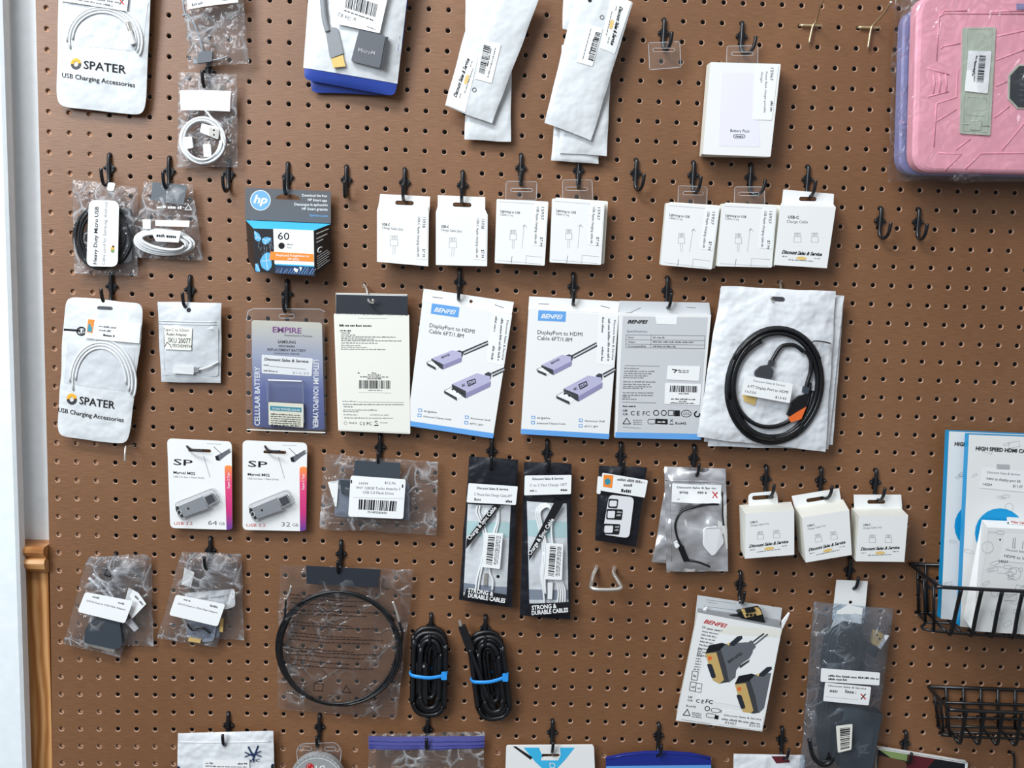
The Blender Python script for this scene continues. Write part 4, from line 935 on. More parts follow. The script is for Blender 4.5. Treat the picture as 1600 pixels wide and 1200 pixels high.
# white back-panel boxes with dark header
for i, (dx, dy, lab) in enumerate(((-2.5, -3.5, 'cream box at the back of the pair under the dark header'), (0, 0, 'cream back panel box full of small print with barcode, dark header above'))):
    D = lean(.014 + .008*i, 460, .014 + .008*i, 680)
    t = thing('back_panel_box', lab, 'box', D.hit(580, 462), 'pair of cream back panel boxes')
    mb = MB(); hq = [(525 + dx*.2, 459 + dy*.4), (637 + dx*.2, 461 + dy*.4), (637, 494), (525, 492)]; mb.prism(hq, D, .001, 'cardblack' if i else 'cream')
    if i: mb.strip([(526, 460), (636, 462)], .8, D, 'label', .0002); part(mb, 'header', t, 'dark slate cardboard header')
    else: part(mb, 'header', t)
    q = [(524 + dx, 490), (639, 492), (641, 678 + dy*0 + (1-i)*.5), (531 + dx, 673)]
    def dr(m, o_):
        m.scrib(530, 510, 582, 510.5, 3.2, D, 'ink', o_, 1); m.scrib(531, 517.5, 548, 518, 2.4, D, 'ink', o_, 2)
        for j, (x1, y_) in enumerate(((547, 520.5), (555, 523.8), (618, 527), (585, 530), (627, 532.8), (590, 536.5), (563, 540), (574, 543), (602, 546.3))): m.scrib(533, y_, x1, y_ + .6, 1.8, D, 'inkgrey', o_, j)
        for j, (x0, x1, y_) in enumerate(((559, 562, 583.5), (581, 588, 583.5), (575, 595, 586.5), (563, 607, 589.5), (574, 596, 592.3))): m.scrib(x0, y_, x1, y_ + .3, 1.9, D, 'ink', o_, j)
        m.barcode([(561, 594), (611, 594.5), (611, 607.5), (561, 607)], D, 'ink', o_, 8); m.scrib(575, 610.5, 597, 610.8, 2, D, 'inkgrey', o_, 7); m.strip([(560, 613), (611, 614)], .5, D, 'inklight', o_)
        for j, (x0, x1, y_) in enumerate(((535, 558, 627.5), (536, 631, 632.5), (537, 551, 636), (536, 589, 641), (536, 560, 643.5), (537, 559, 648.5), (578, 608, 648.8), (538, 614, 653.5))): m.scrib(x0, y_, x1, y_ + .5, 1.6, D, 'inkgrey', o_, 20 + j)
        m.strip([(559, 628), (631, 629)], .5, D, 'inkgrey', o_); m.text('RoHS', 546, 662, 558, 662.3, 3, D, 'ink', o_); m.text('C E', 562, 664, 570, 664.3, 5, D, 'ink', o_, .01); m.text('FC', 573, 664, 581, 664.3, 5, D, 'ink', o_, .01)
        m.strip([(586, 658), (590, 658)], 1, D, 'ink', o_); m.strip([(585, 664.5), (591, 664.5)], 1.4, D, 'ink', o_); m.strip([(585, 659), (590, 662)], .7, D, 'ink', o_); m.scrib(594, 661, 606, 661.3, 1.6, D, 'inkgrey', o_, 9); m.ring(540, 661, 2.4, .7, D, 'inklight', o_)
        m.strip([(560, 497), (604, 497.5)], .5, D, 'inklight', o_); m.strip([(529, 671.5), (638, 676)], .5, D, 'inklight', o_)
    carton(t, q, D, .007, 'cream', draw=dr if i else None)

# blue and white display cable boxes
BG = 'blue and white display cable boxes'
def hdmi_art(m, o_, D, f, sc):
    # two connectors drawn on the front, f maps the reference box's pixels
    def P_(pts, k, o2=0): m.poly([f(*p) for p in pts], D, k, o_ + o2)
    def conn(dx, dy, big):
        g = lambda x, y: (x + dx, y + dy)
        if not big:
            P_([(762-640+640, 532), (763, 540), (724, 554), (718, 549)], 'sim') if 0 else None
            P_([(722, 549), (762, 532), (763, 539), (725, 555)], 'sim'); P_([(724, 551), (762, 534.5), (762.5, 536.5), (725, 553)], 'greyback', .0001)
            P_([(712, 549), (718, 547), (724, 550), (723, 557), (718, 559)], 'darkslate')
            P_([(674, 560), (707, 547), (721, 551), (721, 565), (690, 577), (676, 565)], 'violet_light', .0001); P_([(692, 570), (722, 558), (721, 565), (692, 577)], 'violet_dark', .0002)
            P_([(674, 560), (692, 569), (692, 577), (688, 575), (674, 563)], 'sim', .0003); P_([(666, 566), (675, 563), (688, 572), (681, 578)], 'label', .0001); P_([(666, 566), (681, 574), (681, 578), (668, 571)], 'sim', .0003)
            m.strip([f(666, 566), f(675, 563), f(688, 571)], .6, D, 'inkgrey', o_ + .0003); m.text('BENFEI', *f(690, 560), *f(703, 555), 3, D, 'ink', o_ + .0004, .01)
        else:
            P_([(768, 582), (787, 574), (789, 580), (770, 589)], 'sim'); P_([(769, 584.5), (788, 576), (788.3, 578), (769.5, 586.5)], 'greyback', .0001)
            P_([(757, 584), (763, 581), (768, 583), (767, 592), (762, 594)], 'darkslate')
            P_([(706, 600), (745, 583), (766, 588), (766, 604), (727, 622), (708, 608)], 'violet_light', .0001); P_([(728, 614), (767, 596), (766, 604), (728, 622)], 'violet_dark', .0002)
            P_([(706, 600), (728, 611), (728, 622), (724, 620), (706, 605)], 'sim', .0003); P_([(694, 610), (707, 604), (726, 616), (714, 625)], 'label', .0001); P_([(694, 610), (714, 621), (714, 626), (694, 614)], 'sim', .0003)
            m.strip([f(694, 610), f(707, 604), f(726, 616)], .6, D, 'inkgrey', o_ + .0003)
            for a in ((707, 608), (714, 612)): m.disc(*f(*a), 1.5, D, 'ink', o_ + .0003)
            m.text('4K', *f(722, 605), *f(728, 603), 5, D, 'ink', o_ + .0004); m.strip([f(730, 596), f(742, 592), f(743, 598), f(732, 603)], 1.4, D, 'ink', o_ + .0004, True); m.text('60', *f(733, 601), *f(741, 598), 4, D, 'ink', o_ + .0004)
    conn(0, 0, False); conn(0, 0, True)
def benfei(q, seed, lab, hole2):
    t = thing('display_cable_box', lab, 'box', W(*qp(q, .5, 0), .02), BG)
    D = Pl(.022)
    ref = [(662, 451), (803, 472), (770, 685), (636, 665)]
    # map reference-box pixels to this box
    A0, Bx = Vector(ref[0]), None
    def inv(x, y):
        u = v = .5
        for _ in range(8):
            p = Vector(qp(ref, u, v)); r = Vector((x, y)) - p
            A, B, C, E = [Vector(k) for k in ref]
            du = (B-A)*(1-v) + (C-E)*v; dv = (E-A)*(1-u) + (C-B)*u; det = du.x*dv.y - dv.x*du.y
            u += (r.x*dv.y - dv.x*r.y)/det; v += (du.x*r.y - r.x*du.y)/det
        return u, v
    f = lambda x, y: qp(q, *inv(x, y))
    D = Pl(.012)
    mb = MB(); hq = [f(662, 451), f(803, 472), f(799, 494), f(659, 473)]; hl = [tuple(Vector(p)) for p in slot(*hole2, 5.5, 5.5, 0)]
    mb.prism(hq, D, .0008, 'paper', holes=[hl])
    mb.strip([f(676, 464), f(692, 466)], .9, D, 'inkgrey', .0003); mb.strip([f(773, 476), f(787, 481)], .9, D, 'inkgrey', .0003); mb.strip([f(660, 471), f(800, 491)], .5, D, 'inklight', .0002); part(mb, 'header_flap', t)
    D = Pl(.021); mb = MB(); bq = [f(660, 472), f(800, 493), f(770, 685), f(636, 665)]
    mb.prism(bq, D, .012, 'paper', off=.0004); o_ = .0006
    mb.poly([f(636.5, 657), f(772, 677), f(770, 685), f(636, 665)], D, 'print_blue', o_)
    mb.poly([f(675, 474), f(718, 480), f(716, 496), f(673, 490)], D, 'print_blue', o_); mb.text('BENFEI', *f(678, 486.5), *f(712, 491.5), 7, D, 'label', o_ + .0002, .02, .35)
    mb.text('DisplayPort to HDMI', *f(671, 511), *f(741, 521), 6.5, D, 'ink', o_); mb.text('Cable 6FT/1.8M', *f(670, 520), *f(724, 528), 6.5, D, 'ink', o_)
    hdmi_art(mb, o_, D, f, 1)
    for x, y, s_, x1 in ((655, 642, '4K@60Hz', 24), (654, 650, 'Advanced Chipset Inside', 52), (728, 653, 'Aluminum Shell', 36), (727, 661.5, '6FT/1.8M', 24)):
        mb.strip([f(x-1, y-3.5), f(x+4, y-3), f(x+4, y+1), f(x-1, y+.5)], 1, D, 'print_blue', o_, True); mb.text(s_, *f(x+7, y+1.5), *f(x + 7 + x1*.85, y + 1.5 + x1*.1), 3, D, 'ink', o_)
    part(mb, 'carton', t)
    label_part(t, [f(769, 489), f(799, 494), f(786, 571), f(760, 566)], D, .0006, th=.0001, draw=lambda m, o2: (m.text('Discount Sales & Service', *f(792, 500), *f(784, 562), 3, D, 'ink', o2, .01), m.scrib(*f(783, 497), *f(777, 563), 3.4, D, 'inkgrey', o2, 3), m.scrib(*f(774, 494), *f(771, 518), 3.2, D, 'inkgrey', o2, 4), m.scrib(*f(770, 540), *f(767, 562), 3.4, D, 'inkgrey', o2, 5)))
benfei([(662, 451), (803, 472), (770, 685), (636, 665)], 1, 'blue and white DisplayPort to HDMI cable box tilted to the right, left of the pair', (736, 471))
benfei([(827, 463), (968, 471), (951, 686), (814, 678)], 2, 'blue and white DisplayPort to HDMI cable box hanging straight, right of the pair', (896, 476))
# the back side of another
D = Pl(.012); t = thing('display_cable_box', 'grey specification side of a cable box with barcode stickers and blue foot', 'box', D.hit(1041, 475), BG)
mb = MB(); mb.prism([(968, 470), (1108, 473), (1111, 495), (967, 491)], D, .0008, 'greyback'); mb.strip([(987, 487), (1001, 481)], .8, D, 'inkgrey', .0002); mb.strip([(1073, 480), (1087, 481)], .8, D, 'inkgrey', .0002); mb.strip([(975, 489), (988, 488)], .7, D, 'inkgrey', .0002); part(mb, 'header_flap', t)
D = Pl(.021); mb = MB(); mb.prism([(967, 489), (1111, 492), (1093, 687), (961, 684)], D, .012, 'paper', .0004); o_ = .0006
mb.poly([(973, 494), (1106, 496), (1090, 678), (964, 674)], D, 'greyback', o_); mb.poly([(961.5, 675), (1096, 678), (1095, 687), (961, 684)], D, 'print_blue', o_ + .0001)
mb.prism([(1024, 494), (1058, 495), (1057, 507), (1026, 506)], D, .0004, 'label', .001)
mb.text('BENFEI', 980, 505, 1012, 505.5, 5.5, D, 'ink', .0009, .03, .35); mb.text('Specifications', 979, 519, 1011, 519.5, 3.8, D, 'bluegrey', .0009)
for y in (523, 530.5, 537.5, 543): mb.strip([(978, y), (1101, y + 1.5)], .5, D, 'inkgrey', .0009)
mb.strip([(978, 523), (977.5, 543)], .5, D, 'inkgrey', .0009); mb.strip([(1017, 523.5), (1016.5, 543.5)], .5, D, 'inkgrey', .0009); mb.strip([(1101, 524.5), (1100.5, 544.5)], .5, D, 'inkgrey', .0009)
for i, (s_, e_) in enumerate((('Input', 'DisplayPort'), ('Output', 'HDMI'), ('Compatible', 'System'))):
    mb.text(s_, 981, 528 + i*7, 981 + (9, 11, 28)[i], 528.3 + i*7, 2.8, D, 'ink', .0009); mb.scrib(1020, 528 + i*7, 1020 + (18, 64, 36)[i], 528.6 + i*7, 2.4, D, 'inkgrey', .0009, i)
mb.strip([(976, 571), (1030, 572)], .6, D, 'inkgrey', .0009); mb.strip([(972, 628), (1025, 629.5)], .6, D, 'inkgrey', .0009)
for i, (x1, y) in enumerate(((998, 576), (1022, 580.5), (1018, 584), (1012, 587.5), (1005, 590.5), (1024, 597), (1015, 601), (1018, 604.5), (1004, 607), (1022, 614), (1020, 618), (984, 620.5), (994, 624))): mb.scrib(975 - i*.25, y, x1, y + .5, 1.8, D, 'inkgrey', .0009, i)
mb.scrib(973, 635.5, 993, 635.8, 2.2, D, 'ink', .0009, 44)
mb.text('UK', 973, 643, 981, 643, 3.6, D, 'ink', .0009, .02); mb.text('CA', 973, 648.5, 981, 648.5, 3.6, D, 'ink', .0009, .02); mb.text('C E', 985, 648.5, 999, 648.8, 7, D, 'ink', .0009, .01); mb.text('FC', 1004, 649, 1015, 649.2, 7, D, 'ink', .0009)
for cx in (1025, 1037): mb.ring(cx, 645, 4, 1.2, D, 'ink', .0009)
mb.strip([(1044, 641), (1044, 649), (1052, 649), (1052, 641)], .9, D, 'ink', .0009, True); mb.poly([(1053, 641), (1062, 641), (1062, 650), (1053, 650)], D, 'ink', .0009); mb.ring(1072, 646, 8, .9, D, 'ink', .0009, ry=5.2); mb.text('CCC', 1067, 648, 1078, 648, 4, D, 'ink', .0009); mb.ring(1089, 647, 4, 2, D, 'ink', .0009, a0=-.3, a1=4.6)
mb.strip([(973, 662), (979, 653), (985, 662)], 1.1, D, 'ink', .0009, True)
for i in range(3): mb.scrib(989, 657 + i*3, 1003, 657.3 + i*3, 1.6, D, 'inkgrey', .0009, i)
mb.strip(rq([(1012, 655), (1024, 655), (1024, 662), (1012, 662)], 3), .7, D, 'ink', .0009, True); mb.poly([(1024, 654), (1043, 655), (1043, 663), (1024, 662)], D, 'ink', .0009); mb.scrib(1027, 660, 1041, 660.4, 2.6, D, 'label', .001, 3)
mb.strip([(1046, 662.5), (1052, 662.5)], 1.3, D, 'ink', .0009); mb.strip([(1047, 655), (1051, 659)], .7, D, 'ink', .0009); mb.strip([(1051, 655), (1047, 659)], .7, D, 'ink', .0009); mb.text('RoHS', 1055, 663, 1072, 663.4, 4.2, D, 'ink', .0009, .01)
mb.strip([(973, 667), (1001, 669)], .5, D, 'inkgrey', .0009); part(mb, 'carton', t)
label_part(t, [(1043, 571), (1094, 572), (1092, 595), (1041, 593)], D, .0012, name='asset_sticker', th=.0001, draw=lambda m, o2: (m.strip([(1050, 577), (1057, 578), (1053, 582)], 1.6, D, 'ink', o2), m.scrib(1058, 579, 1076, 579.5, 1.8, D, 'ink', o2, 1), m.scrib(1060, 582, 1076, 582.4, 1.8, D, 'ink', o2, 2)))
label_part(t, [(1039, 598), (1096, 600), (1093, 633), (1038, 631)], D, .0012, name='barcode_sticker', th=.0001, draw=lambda m, o2: (m.barcode([(1047, 602), (1089, 603), (1089, 613), (1046, 612)], D, 'ink', o2, 9), m.scrib(1060, 615.5, 1076, 615.8, 2, D, 'ink', o2, 1), m.scrib(1048, 624, 1086, 625, 2.2, D, 'ink', o2, 2), m.scrib(1060, 627.5, 1074, 627.8, 2, D, 'ink', o2, 3), m.scrib(1047, 630, 1085, 631, 2, D, 'ink', o2, 5)))

# ---- frosted pouches with black display cable
def frost_back(q, d, seed, lab):
    B_ = Bag(q, Pl(d), .003, .0015, 22, seed); t = thing('frosted_pouch', lab, 'pouch', B_.bil(.5, 0), 'frosted grey cable pouches')
    part(bagmesh(B_, q, 'polygrey', wob=.001), 'pouch', t)
frost_back([(1128, 452), (1319, 462), (1301, 695), (1100, 690)], .017, 51, 'rear frosted pouch, only its upper right corner and right edge showing')
frost_back([(1126, 450), (1318, 466), (1294, 702), (1106, 697)], .0225, 52, 'middle frosted pouch, a thin edge showing below and right of the front one')
q = [(1128, 447), (1304, 455), (1296, 708), (1089, 682)]
q = [(1127, 447), (1306, 455), (1290, 706), (1089, 683)]
B_ = Bag(q, lean(.029, 447, .031, 700), .009, .0028, 20, 53); t = thing('frosted_pouch', 'front frosted pouch holding a thick coiled black cable with white price label', 'pouch', B_.bil(.5, 0), 'frosted grey cable pouches')
part(bagmesh(B_, q, 'polygrey', 30, 36, wob=.0018), 'pouch', t)
mb = MB(); mb.prism(slot(1214, 467, 21, 7, .05), B_, .0004, 'sim', .0006); part(mb, 'hang_slot', t)
mb = MB()
for i in range(6): mb.coil(1207, 601, 64 + i*2.1, 80 + i*1.8, B_, .0025 + .001*(i % 3), .0029, 1.35, 'wireblack', seed=60+i, jit=2.2, rot=.14, a0=.7*i)
mb.coil(1202, 598, 60, 70, B_, .002, .003, .7, 'wireblack', seed=70, jit=5, rot=.2, a0=-.2)
part(mb, 'cable', t, 'thick black cable coiled into an oval')
mb = MB(); mb.pxtube([(1250, 548), (1236, 538), (1217, 540), (1205, 556), (1200, 566)], B_, .004, .0028, 'wireblack'); mb.pxtube([(1252, 545), (1262, 560), (1262, 580), (1256, 600), (1254, 612)], B_, .004, .0028, 'wireblack')
mb.prism(rq([(1197, 560), (1206, 563), (1203, 571), (1194, 569)], 2), B_, .004, 'sim', .007); mb.prism(rq([(1183, 570), (1196, 568), (1203, 578), (1200, 590), (1174, 586), (1174, 578)], 3), B_, .005, 'sim', .008)
mb.prism(rq([(1250, 601), (1260, 604), (1257, 614), (1248, 611)], 2), B_, .004, 'darkslate', .007); mb.prism(rq([(1243, 616), (1258, 614), (1256, 632), (1236, 652), (1224, 646), (1232, 626)], 2), B_, .005, 'wireblack', .0075)
part(mb, 'connectors', t, 'dark moulded display connectors')
mb = MB(); mb.prism([(1238, 642), (1254, 633), (1246, 652), (1230, 657), (1226, 650)], B_, .001, 'copper', .009); mb.prism(rq([(1157, 612), (1180, 616), (1176, 632), (1160, 626)], 3), B_, .0006, 'tan', .0015); part(mb, 'orange_tab', t, 'orange connector tab')
mb = MB(); mb.pxtube([(1256, 545), (1264, 534), (1270, 532), (1282, 533), (1295, 536)], B_, .005, .0009, 'wireblack'); part(mb, 'twist_tie', t)
def dr(m, o2):
    m.text('Discount Sales & Service', 1177, 596, 1226, 604, 3.2, PLD, 'inkgrey', o2); m.text('6 FT Display Port to HDMI', 1168, 605, 1231, 615, 4.4, PLD, 'ink', o2); m.text('16330', 1164, 613, 1181, 616, 4, PLD, 'inkgrey', o2); m.text('$13.43', 1211, 622, 1228, 625, 4, PLD, 'ink', o2)
PLD = Pl(B_.a + .020, B_.b, B_.z0)
label_part(t, [(1164, 586), (1239, 600), (1234, 630), (1158, 616)], PLD, 0, draw=dr)
# ================================================================== fourth row
def spcard(q, cap, lab):
    D = Pl(.013); t = thing('memory_drive_card', lab, 'package', D.hit(*qp(q, .5, 0)), 'white memory drive cards with pink edge')
    ref = [(261, 685), (362, 690), (363, 828), (266, 825)]
    def f(x, y):
        u = (x - 261 - (y-685)*.036) / (101 - (y-685)*.03); v = (y - 685 - 5*u) / (140 - 2*u); return qp(q, u, v)
    mb = MB(); mb.prism(rq(q, 8, rs=[8, 8, 8, 8]), D, .0012, 'paper', holes=[[f(*p) for p in slot(312, 704, 36, 5, .04)]])
    mb.text('SP', *f(271, 726), *f(301, 728), 10, D, 'ink', .0002, .01); mb.text('Marvel M02', *f(271, 740), *f(305, 742), 4.5, D, 'ink', .0002, .015); mb.text('USB 3.2 Gen 1 Flash Drive', *f(271, 746), *f(319, 748), 3, D, 'inkgrey', .0002)
    mb.text('USB 3.2', *f(272, 820), *f(301, 820), 5, D, 'red', .0002); mb.text(cap, *f(325, 820), *f(339, 820.5), 7.5, D, 'inkgrey', .0002); mb.text('GB', *f(342, 820), *f(351, 820.5), 5, D, 'inkgrey', .0002)
    mb.poly([f(*p) for p in ((336, 702), (339, 700), (351, 709), (349, 712))], D, 'ink', .0002) if 0 else None
    mb.strip([f(334, 698), f(347, 710)], .8, D, 'ink', .0002); mb.poly([f(*p) for p in ((336, 713), (350, 706), (358, 701), (360, 706), (343, 720), (338, 719))], D, 'plastic_grey', .0002); mb.poly([f(*p) for p in ((336, 713), (341, 712), (343, 720), (338, 719))], D, 'ink', .0003); mb.strip([f(350, 706), f(360, 701), f(361, 706), f(352, 712)], .6, D, 'inkgrey', .0003)
    mb.strip([f(318, 712), f(328, 745)], 1.2, D, 'inklight', .0002); mb.strip([f(323, 693), f(345, 694)], .8, D, 'inklight', .0002)
    part(mb, 'card', t)
    mb = MB(); A, B, C, E = [f(*p) for p in ((351, 727), (362.5, 727), (363, 826), (354, 828))]; mb.prism(rq([A, B, C, E], 3, rs=[5, 5, 2, 0]), D, .0004, 'spstrip', .0006); mb.text('Super 5 Year', *f(359, 763), *f(359, 738), 4, D, 'label', .0008); part(mb, 'colour_strip', t)
    D2 = Pl(.021); mb = MB()
    g = lambda x, y: tuple(Vector(f(x, y)) + (Vector(f(x, y)) - Vector((750, 406))) * .004)
    body = [(277, 791), (318, 773), (327, 793), (287, 807)]
    mb.hexa([g(*p) for p in body], D2, [g(*p) for p in body], Pl(.0165), ['grey', 'plastic_grey', 'plastic_grey', 'plastic_grey', 'plastic_grey', 'plastic_grey'])
    mb.prism([g(*p) for p in ((276, 791), (280, 789.5), (289, 806), (286, 808), (277, 797))], D2, .0045, 'ink', .0001); mb.ring(*g(282, 799), 3, 1.2, D2, 'label', .0003, ry=4)
    mb.disc(*g(296, 793), 1.8, D2, 'ink', .0002); mb.strip([g(*p) for p in ((280, 789), (317, 773.5))], 1.6, D2, 'label', .0002)
    part(mb, 'drive_body', t)
    mb = MB(); mb.prism([g(*p) for p in ((321, 776), (334, 770), (339, 781), (327, 788))], D2, .0035, 'sim', -.0005); mb.strip([g(*p) for p in ((320, 775), (333, 769), (340, 782), (327, 789))], .9, D2, 'inklight', .0001, True); part(mb, 'usb_plug', t)
    mb = MB(); bq = [g(*p) for p in ((275, 785), (333, 762), (346, 778), (342, 786), (289, 812), (281, 806))]; mb.prism(rq(bq, 5), Pl(.0225), .009, 'clearcard'); mb.strip(rq(bq, 5), .7, Pl(.0226), 'inkgrey', .0001, True); part(mb, 'blister', t)
spcard([(261, 685), (362, 690), (363, 828), (266, 825)], '64', 'white card with metal flash drive reading 64 GB, left one')
spcard([(379, 688), (480, 692), (478, 830), (379, 828)], '32', 'white card with metal flash drive reading 32 GB, right one')

# flash drive bag with barcode label
q = [(506, 710), (685, 722), (682, 836), (499, 826)]
t, B_, M_ = clear_bag('clear_bag', 'wide crinkled clear bag of a flash drive with large barcode label', 'bag', q, lean(.014, 710, .014, 830), 80, grp=clr, zip_y=(.84, .9), crump=.004)
mb = MB(); mb.prism([(556, 717), (627, 721), (626, 747), (553, 744)], M_, .0004, 'darkslate', .009); mb.prism(rq([(526, 748), (640, 754), (640, 812), (523, 806)], 4), M_, .004, 'bluegrey', .002); mb.prism([(532, 748), (548, 749), (547, 775), (535, 770)], M_, .0003, 'darkslate', .0055); part(mb, 'insert_card', t, 'grey blue insert card')
mb = MB(); mb.prism([(513, 752), (530, 749), (527, 790), (524, 790)], M_, .0004, 'paper', .004); part(mb, 'leaflet', t)
PLD = Pl(B_.a + .0125, B_.b, B_.z0)
def dr(m, o_):
    m.text('14399', 561, 757, 575, 757.5, 4.2, PLD, 'inkgrey', o_); m.text('$12.96', 601, 756, 618, 757, 4.2, PLD, 'inkgrey', o_); m.text('PNY 128GB Turbo Attache 3', 557, 764, 625, 766, 4.4, PLD, 'inkgrey', o_); m.text('USB 3.0 Flash Drive', 567, 771, 615, 773, 4.4, PLD, 'inkgrey', o_)
    m.strip([(552, 777), (630, 779)], .5, PLD, 'inklight', o_); m.barcode([(561, 780), (621, 783), (619, 799), (560, 796)], PLD, 'ink', o_, 12); m.text('751492582692', 574, 801.5, 604, 803, 3.4, PLD, 'ink', o_, .01); m.scrib(548, 755, 551, 755, 5, PLD, 'ink', o_, 3); m.scrib(628, 762, 630, 762, 5, PLD, 'ink', o_, 3)
label_part(t, rq([(548, 743), (634, 749), (630, 811), (544, 807)], 4), PLD, 0, name='barcode_label', draw=dr)

# black charge cable packs
def blackpack(q, D, seed, lab, win, wh, band, btxt, foot, lq, ltx, bq, coilf, code):
    B_ = Bag(q, D, .006, .0012, 24, seed); t = thing('charge_cable_pack', lab, 'package', B_.bil(.5, 0), 'black charge and sync cable packs')
    part(bagmesh(B_, q, 'blackfoil', wob=.0015), 'sleeve', t)
    mb = MB(); mb.grid(win, B_, 'frost', .0003, 8, 16)
    for v0, v1, k in ((.18, .34, 'greenish'), (.86, .96, 'bluegrey')): mb.grid([qp(win, 0, v0), qp(win, 1, v0), qp(win, 1, v1), qp(win, 0, v1)], B_, k, .0005, 6, 3)
    part(mb, 'window', t)
    mb = MB(); coilf(mb, B_); part(mb, 'cable', t, 'white charging cable')
    PL2 = Pl(B_.a + .0115, B_.b, B_.z0)
    mb = MB(); mb.grid(band, PL2, 'ink', 0, 3, 8); mb.text('Charge & Sync Cable', *btxt, 6.5, PL2, 'label', .0003, .02); part(mb, 'diagonal_band', t)
    mb = MB(); mb.prism(wh, PL2, .0003, 'ink', -.001); x0, y0, x1, y1 = foot; mb.text('STRONG &', x0, y0, x0 + (x1-x0)*.68, y0 + (y1-y0)*.68, 7, PL2, 'label', .0001, .03); mb.text('DURABLE CABLES', x0, y0 + 8, x1, y1 + 8, 7, PL2, 'label', .0001, .03); part(mb, 'foot_print', t)
    def dr(m, o_):
        x0, y0, x1, y1 = ltx; m.text('Discount Sales & Service', x0 + 12, y0, x1 - 12, y0 + (y1-y0)*.8, 3.8, PL2, 'ink', o_, .015); m.text(code, x0 + 8, y0 + 10, x1 - 6, y1 + 10, 4.2, PL2, 'inkgrey', o_); m.scrib(x0 + 8, y0 + 18, x0 + 18, y0 + 18.3, 4, PL2, 'inkgrey', o_, 4); m.scrib(x1 - 16, y1 + 18, x1 - 6, y1 + 18.3, 4, PL2, 'ink', o_, 5)
    label_part(t, lq, PL2, 0, draw=dr)
    def db(m, o_):
        f = lambda u, v: qp(bq, u, v); m.barcode([f(.22, .07), f(.58, .08), f(.53, .92), f(.17, .9)], PL2, 'ink', o_, 14, along='v')
        for u in (.66, .74, .84): m.scrib(*f(u, .08), *f(u - .04, .9), 2, PL2, 'inkgrey', o_, int(u*20))
    label_part(t, bq, PL2, .0004, name='barcode_label', draw=db)
    return t, B_
def c1(mb, B_):
    for dx in (0, 4, ): mb.pxtube([(746 + dx, 788), (745 + dx, 800), (752 + dx, 818), (757 + dx, 840), (754 + dx*.6, 870), (746 + dx, 900), (743 + dx, 921)], B_, .002, .0015, 'wirewhite')
    mb.pxtube([(776, 792), (777, 812), (770, 835), (765, 860), (765, 890), (770, 905), (769, 920)], B_, .002, .0016, 'wirewhite'); mb.pxtube([(779, 792), (779, 814), (773, 838)], B_, .002, .0012, 'wirewhite'); mb.prism([(757, 893), (762, 893), (761, 912), (755, 912)], B_, .002, 'steel', .003); mb.prism(rq([(757, 795), (763, 795), (763, 812), (757, 812)], 1), B_, .003, 'wirewhite', .004)
def c2(mb, B_):
    for i in range(3): mb.pxtube([(852, 925), (845 + i*3, 900), (848 + i*3, 860), (842 + i*3, 825), (837 + i*3, 800), (845 + i*2, 787 + i*2), (856, 786 + i*2), (863 - i, 798), (861, 830), (866, 870)], B_, .002 + .001*i, .0015, 'wirewhite')
    for i in range(4): mb.pxtube([(856 + i*2, 940), (853 + i*9, 905 + i*3), (856 + i*3, 870)][::-1] if 0 else [(866 + i*3, 900), (872 + i*3.4, 920), (870 + i*4, 945)], B_, .002, .0014, 'wirewhite')
    mb.prism(rq([(855, 907), (863, 907), (862, 933), (855, 933)], 1), B_, .003, 'wirewhite', .005); mb.pxtube([(849, 860), (847, 900), (851, 945)], B_, .003, .0015, 'wirewhite')
tq = [(733, 713), (810, 718), (800, 950), (717, 937)]
t, B_ = blackpack(tq, lean(.014, 715, .018, 945), 84, 'black charge and sync cable pack with white cable window, left of the two', [(731, 787), (798, 788), (791, 937), (724, 930)],
          [(729, 920), (793, 930), (793, 941), (724, 935)], [(770, 790), (784, 788), (728, 858), (729, 842)], (734, 844, 776, 794), (731, 925, 789, 934), [(732, 755), (809, 760), (806, 789), (729, 785)], (733, 764, 806, 767),
          [(757, 832), (786, 833), (781, 889), (754, 886)], c1, 'C Phone Fast Charge Cable 6FT')
mb = MB(); mb.disc(778, 899, 2.6, B_, 'ink', .0006); part(mb, 'hole_mark', t)
tq = [(819, 722), (893, 724), (891, 969), (812, 961)]
blackpack(tq, lean(.014, 722, .018, 965), 85, 'black charge and sync cable pack with looped white cable, right of the two', [(823, 782), (885, 786), (888, 942), (827, 942)],
          [(826, 944), (890, 941), (891, 958), (829, 964)], [(868, 781), (882, 784), (827, 876), (826, 862)], (829, 868, 866, 812), (831, 953, 888, 948), [(820, 743), (893, 742), (892, 772), (819, 774)], (820, 750, 892, 749),
          [(854, 848), (880, 850), (878, 906), (851, 905)], c2, 'C to C Fast Charge 10FT')

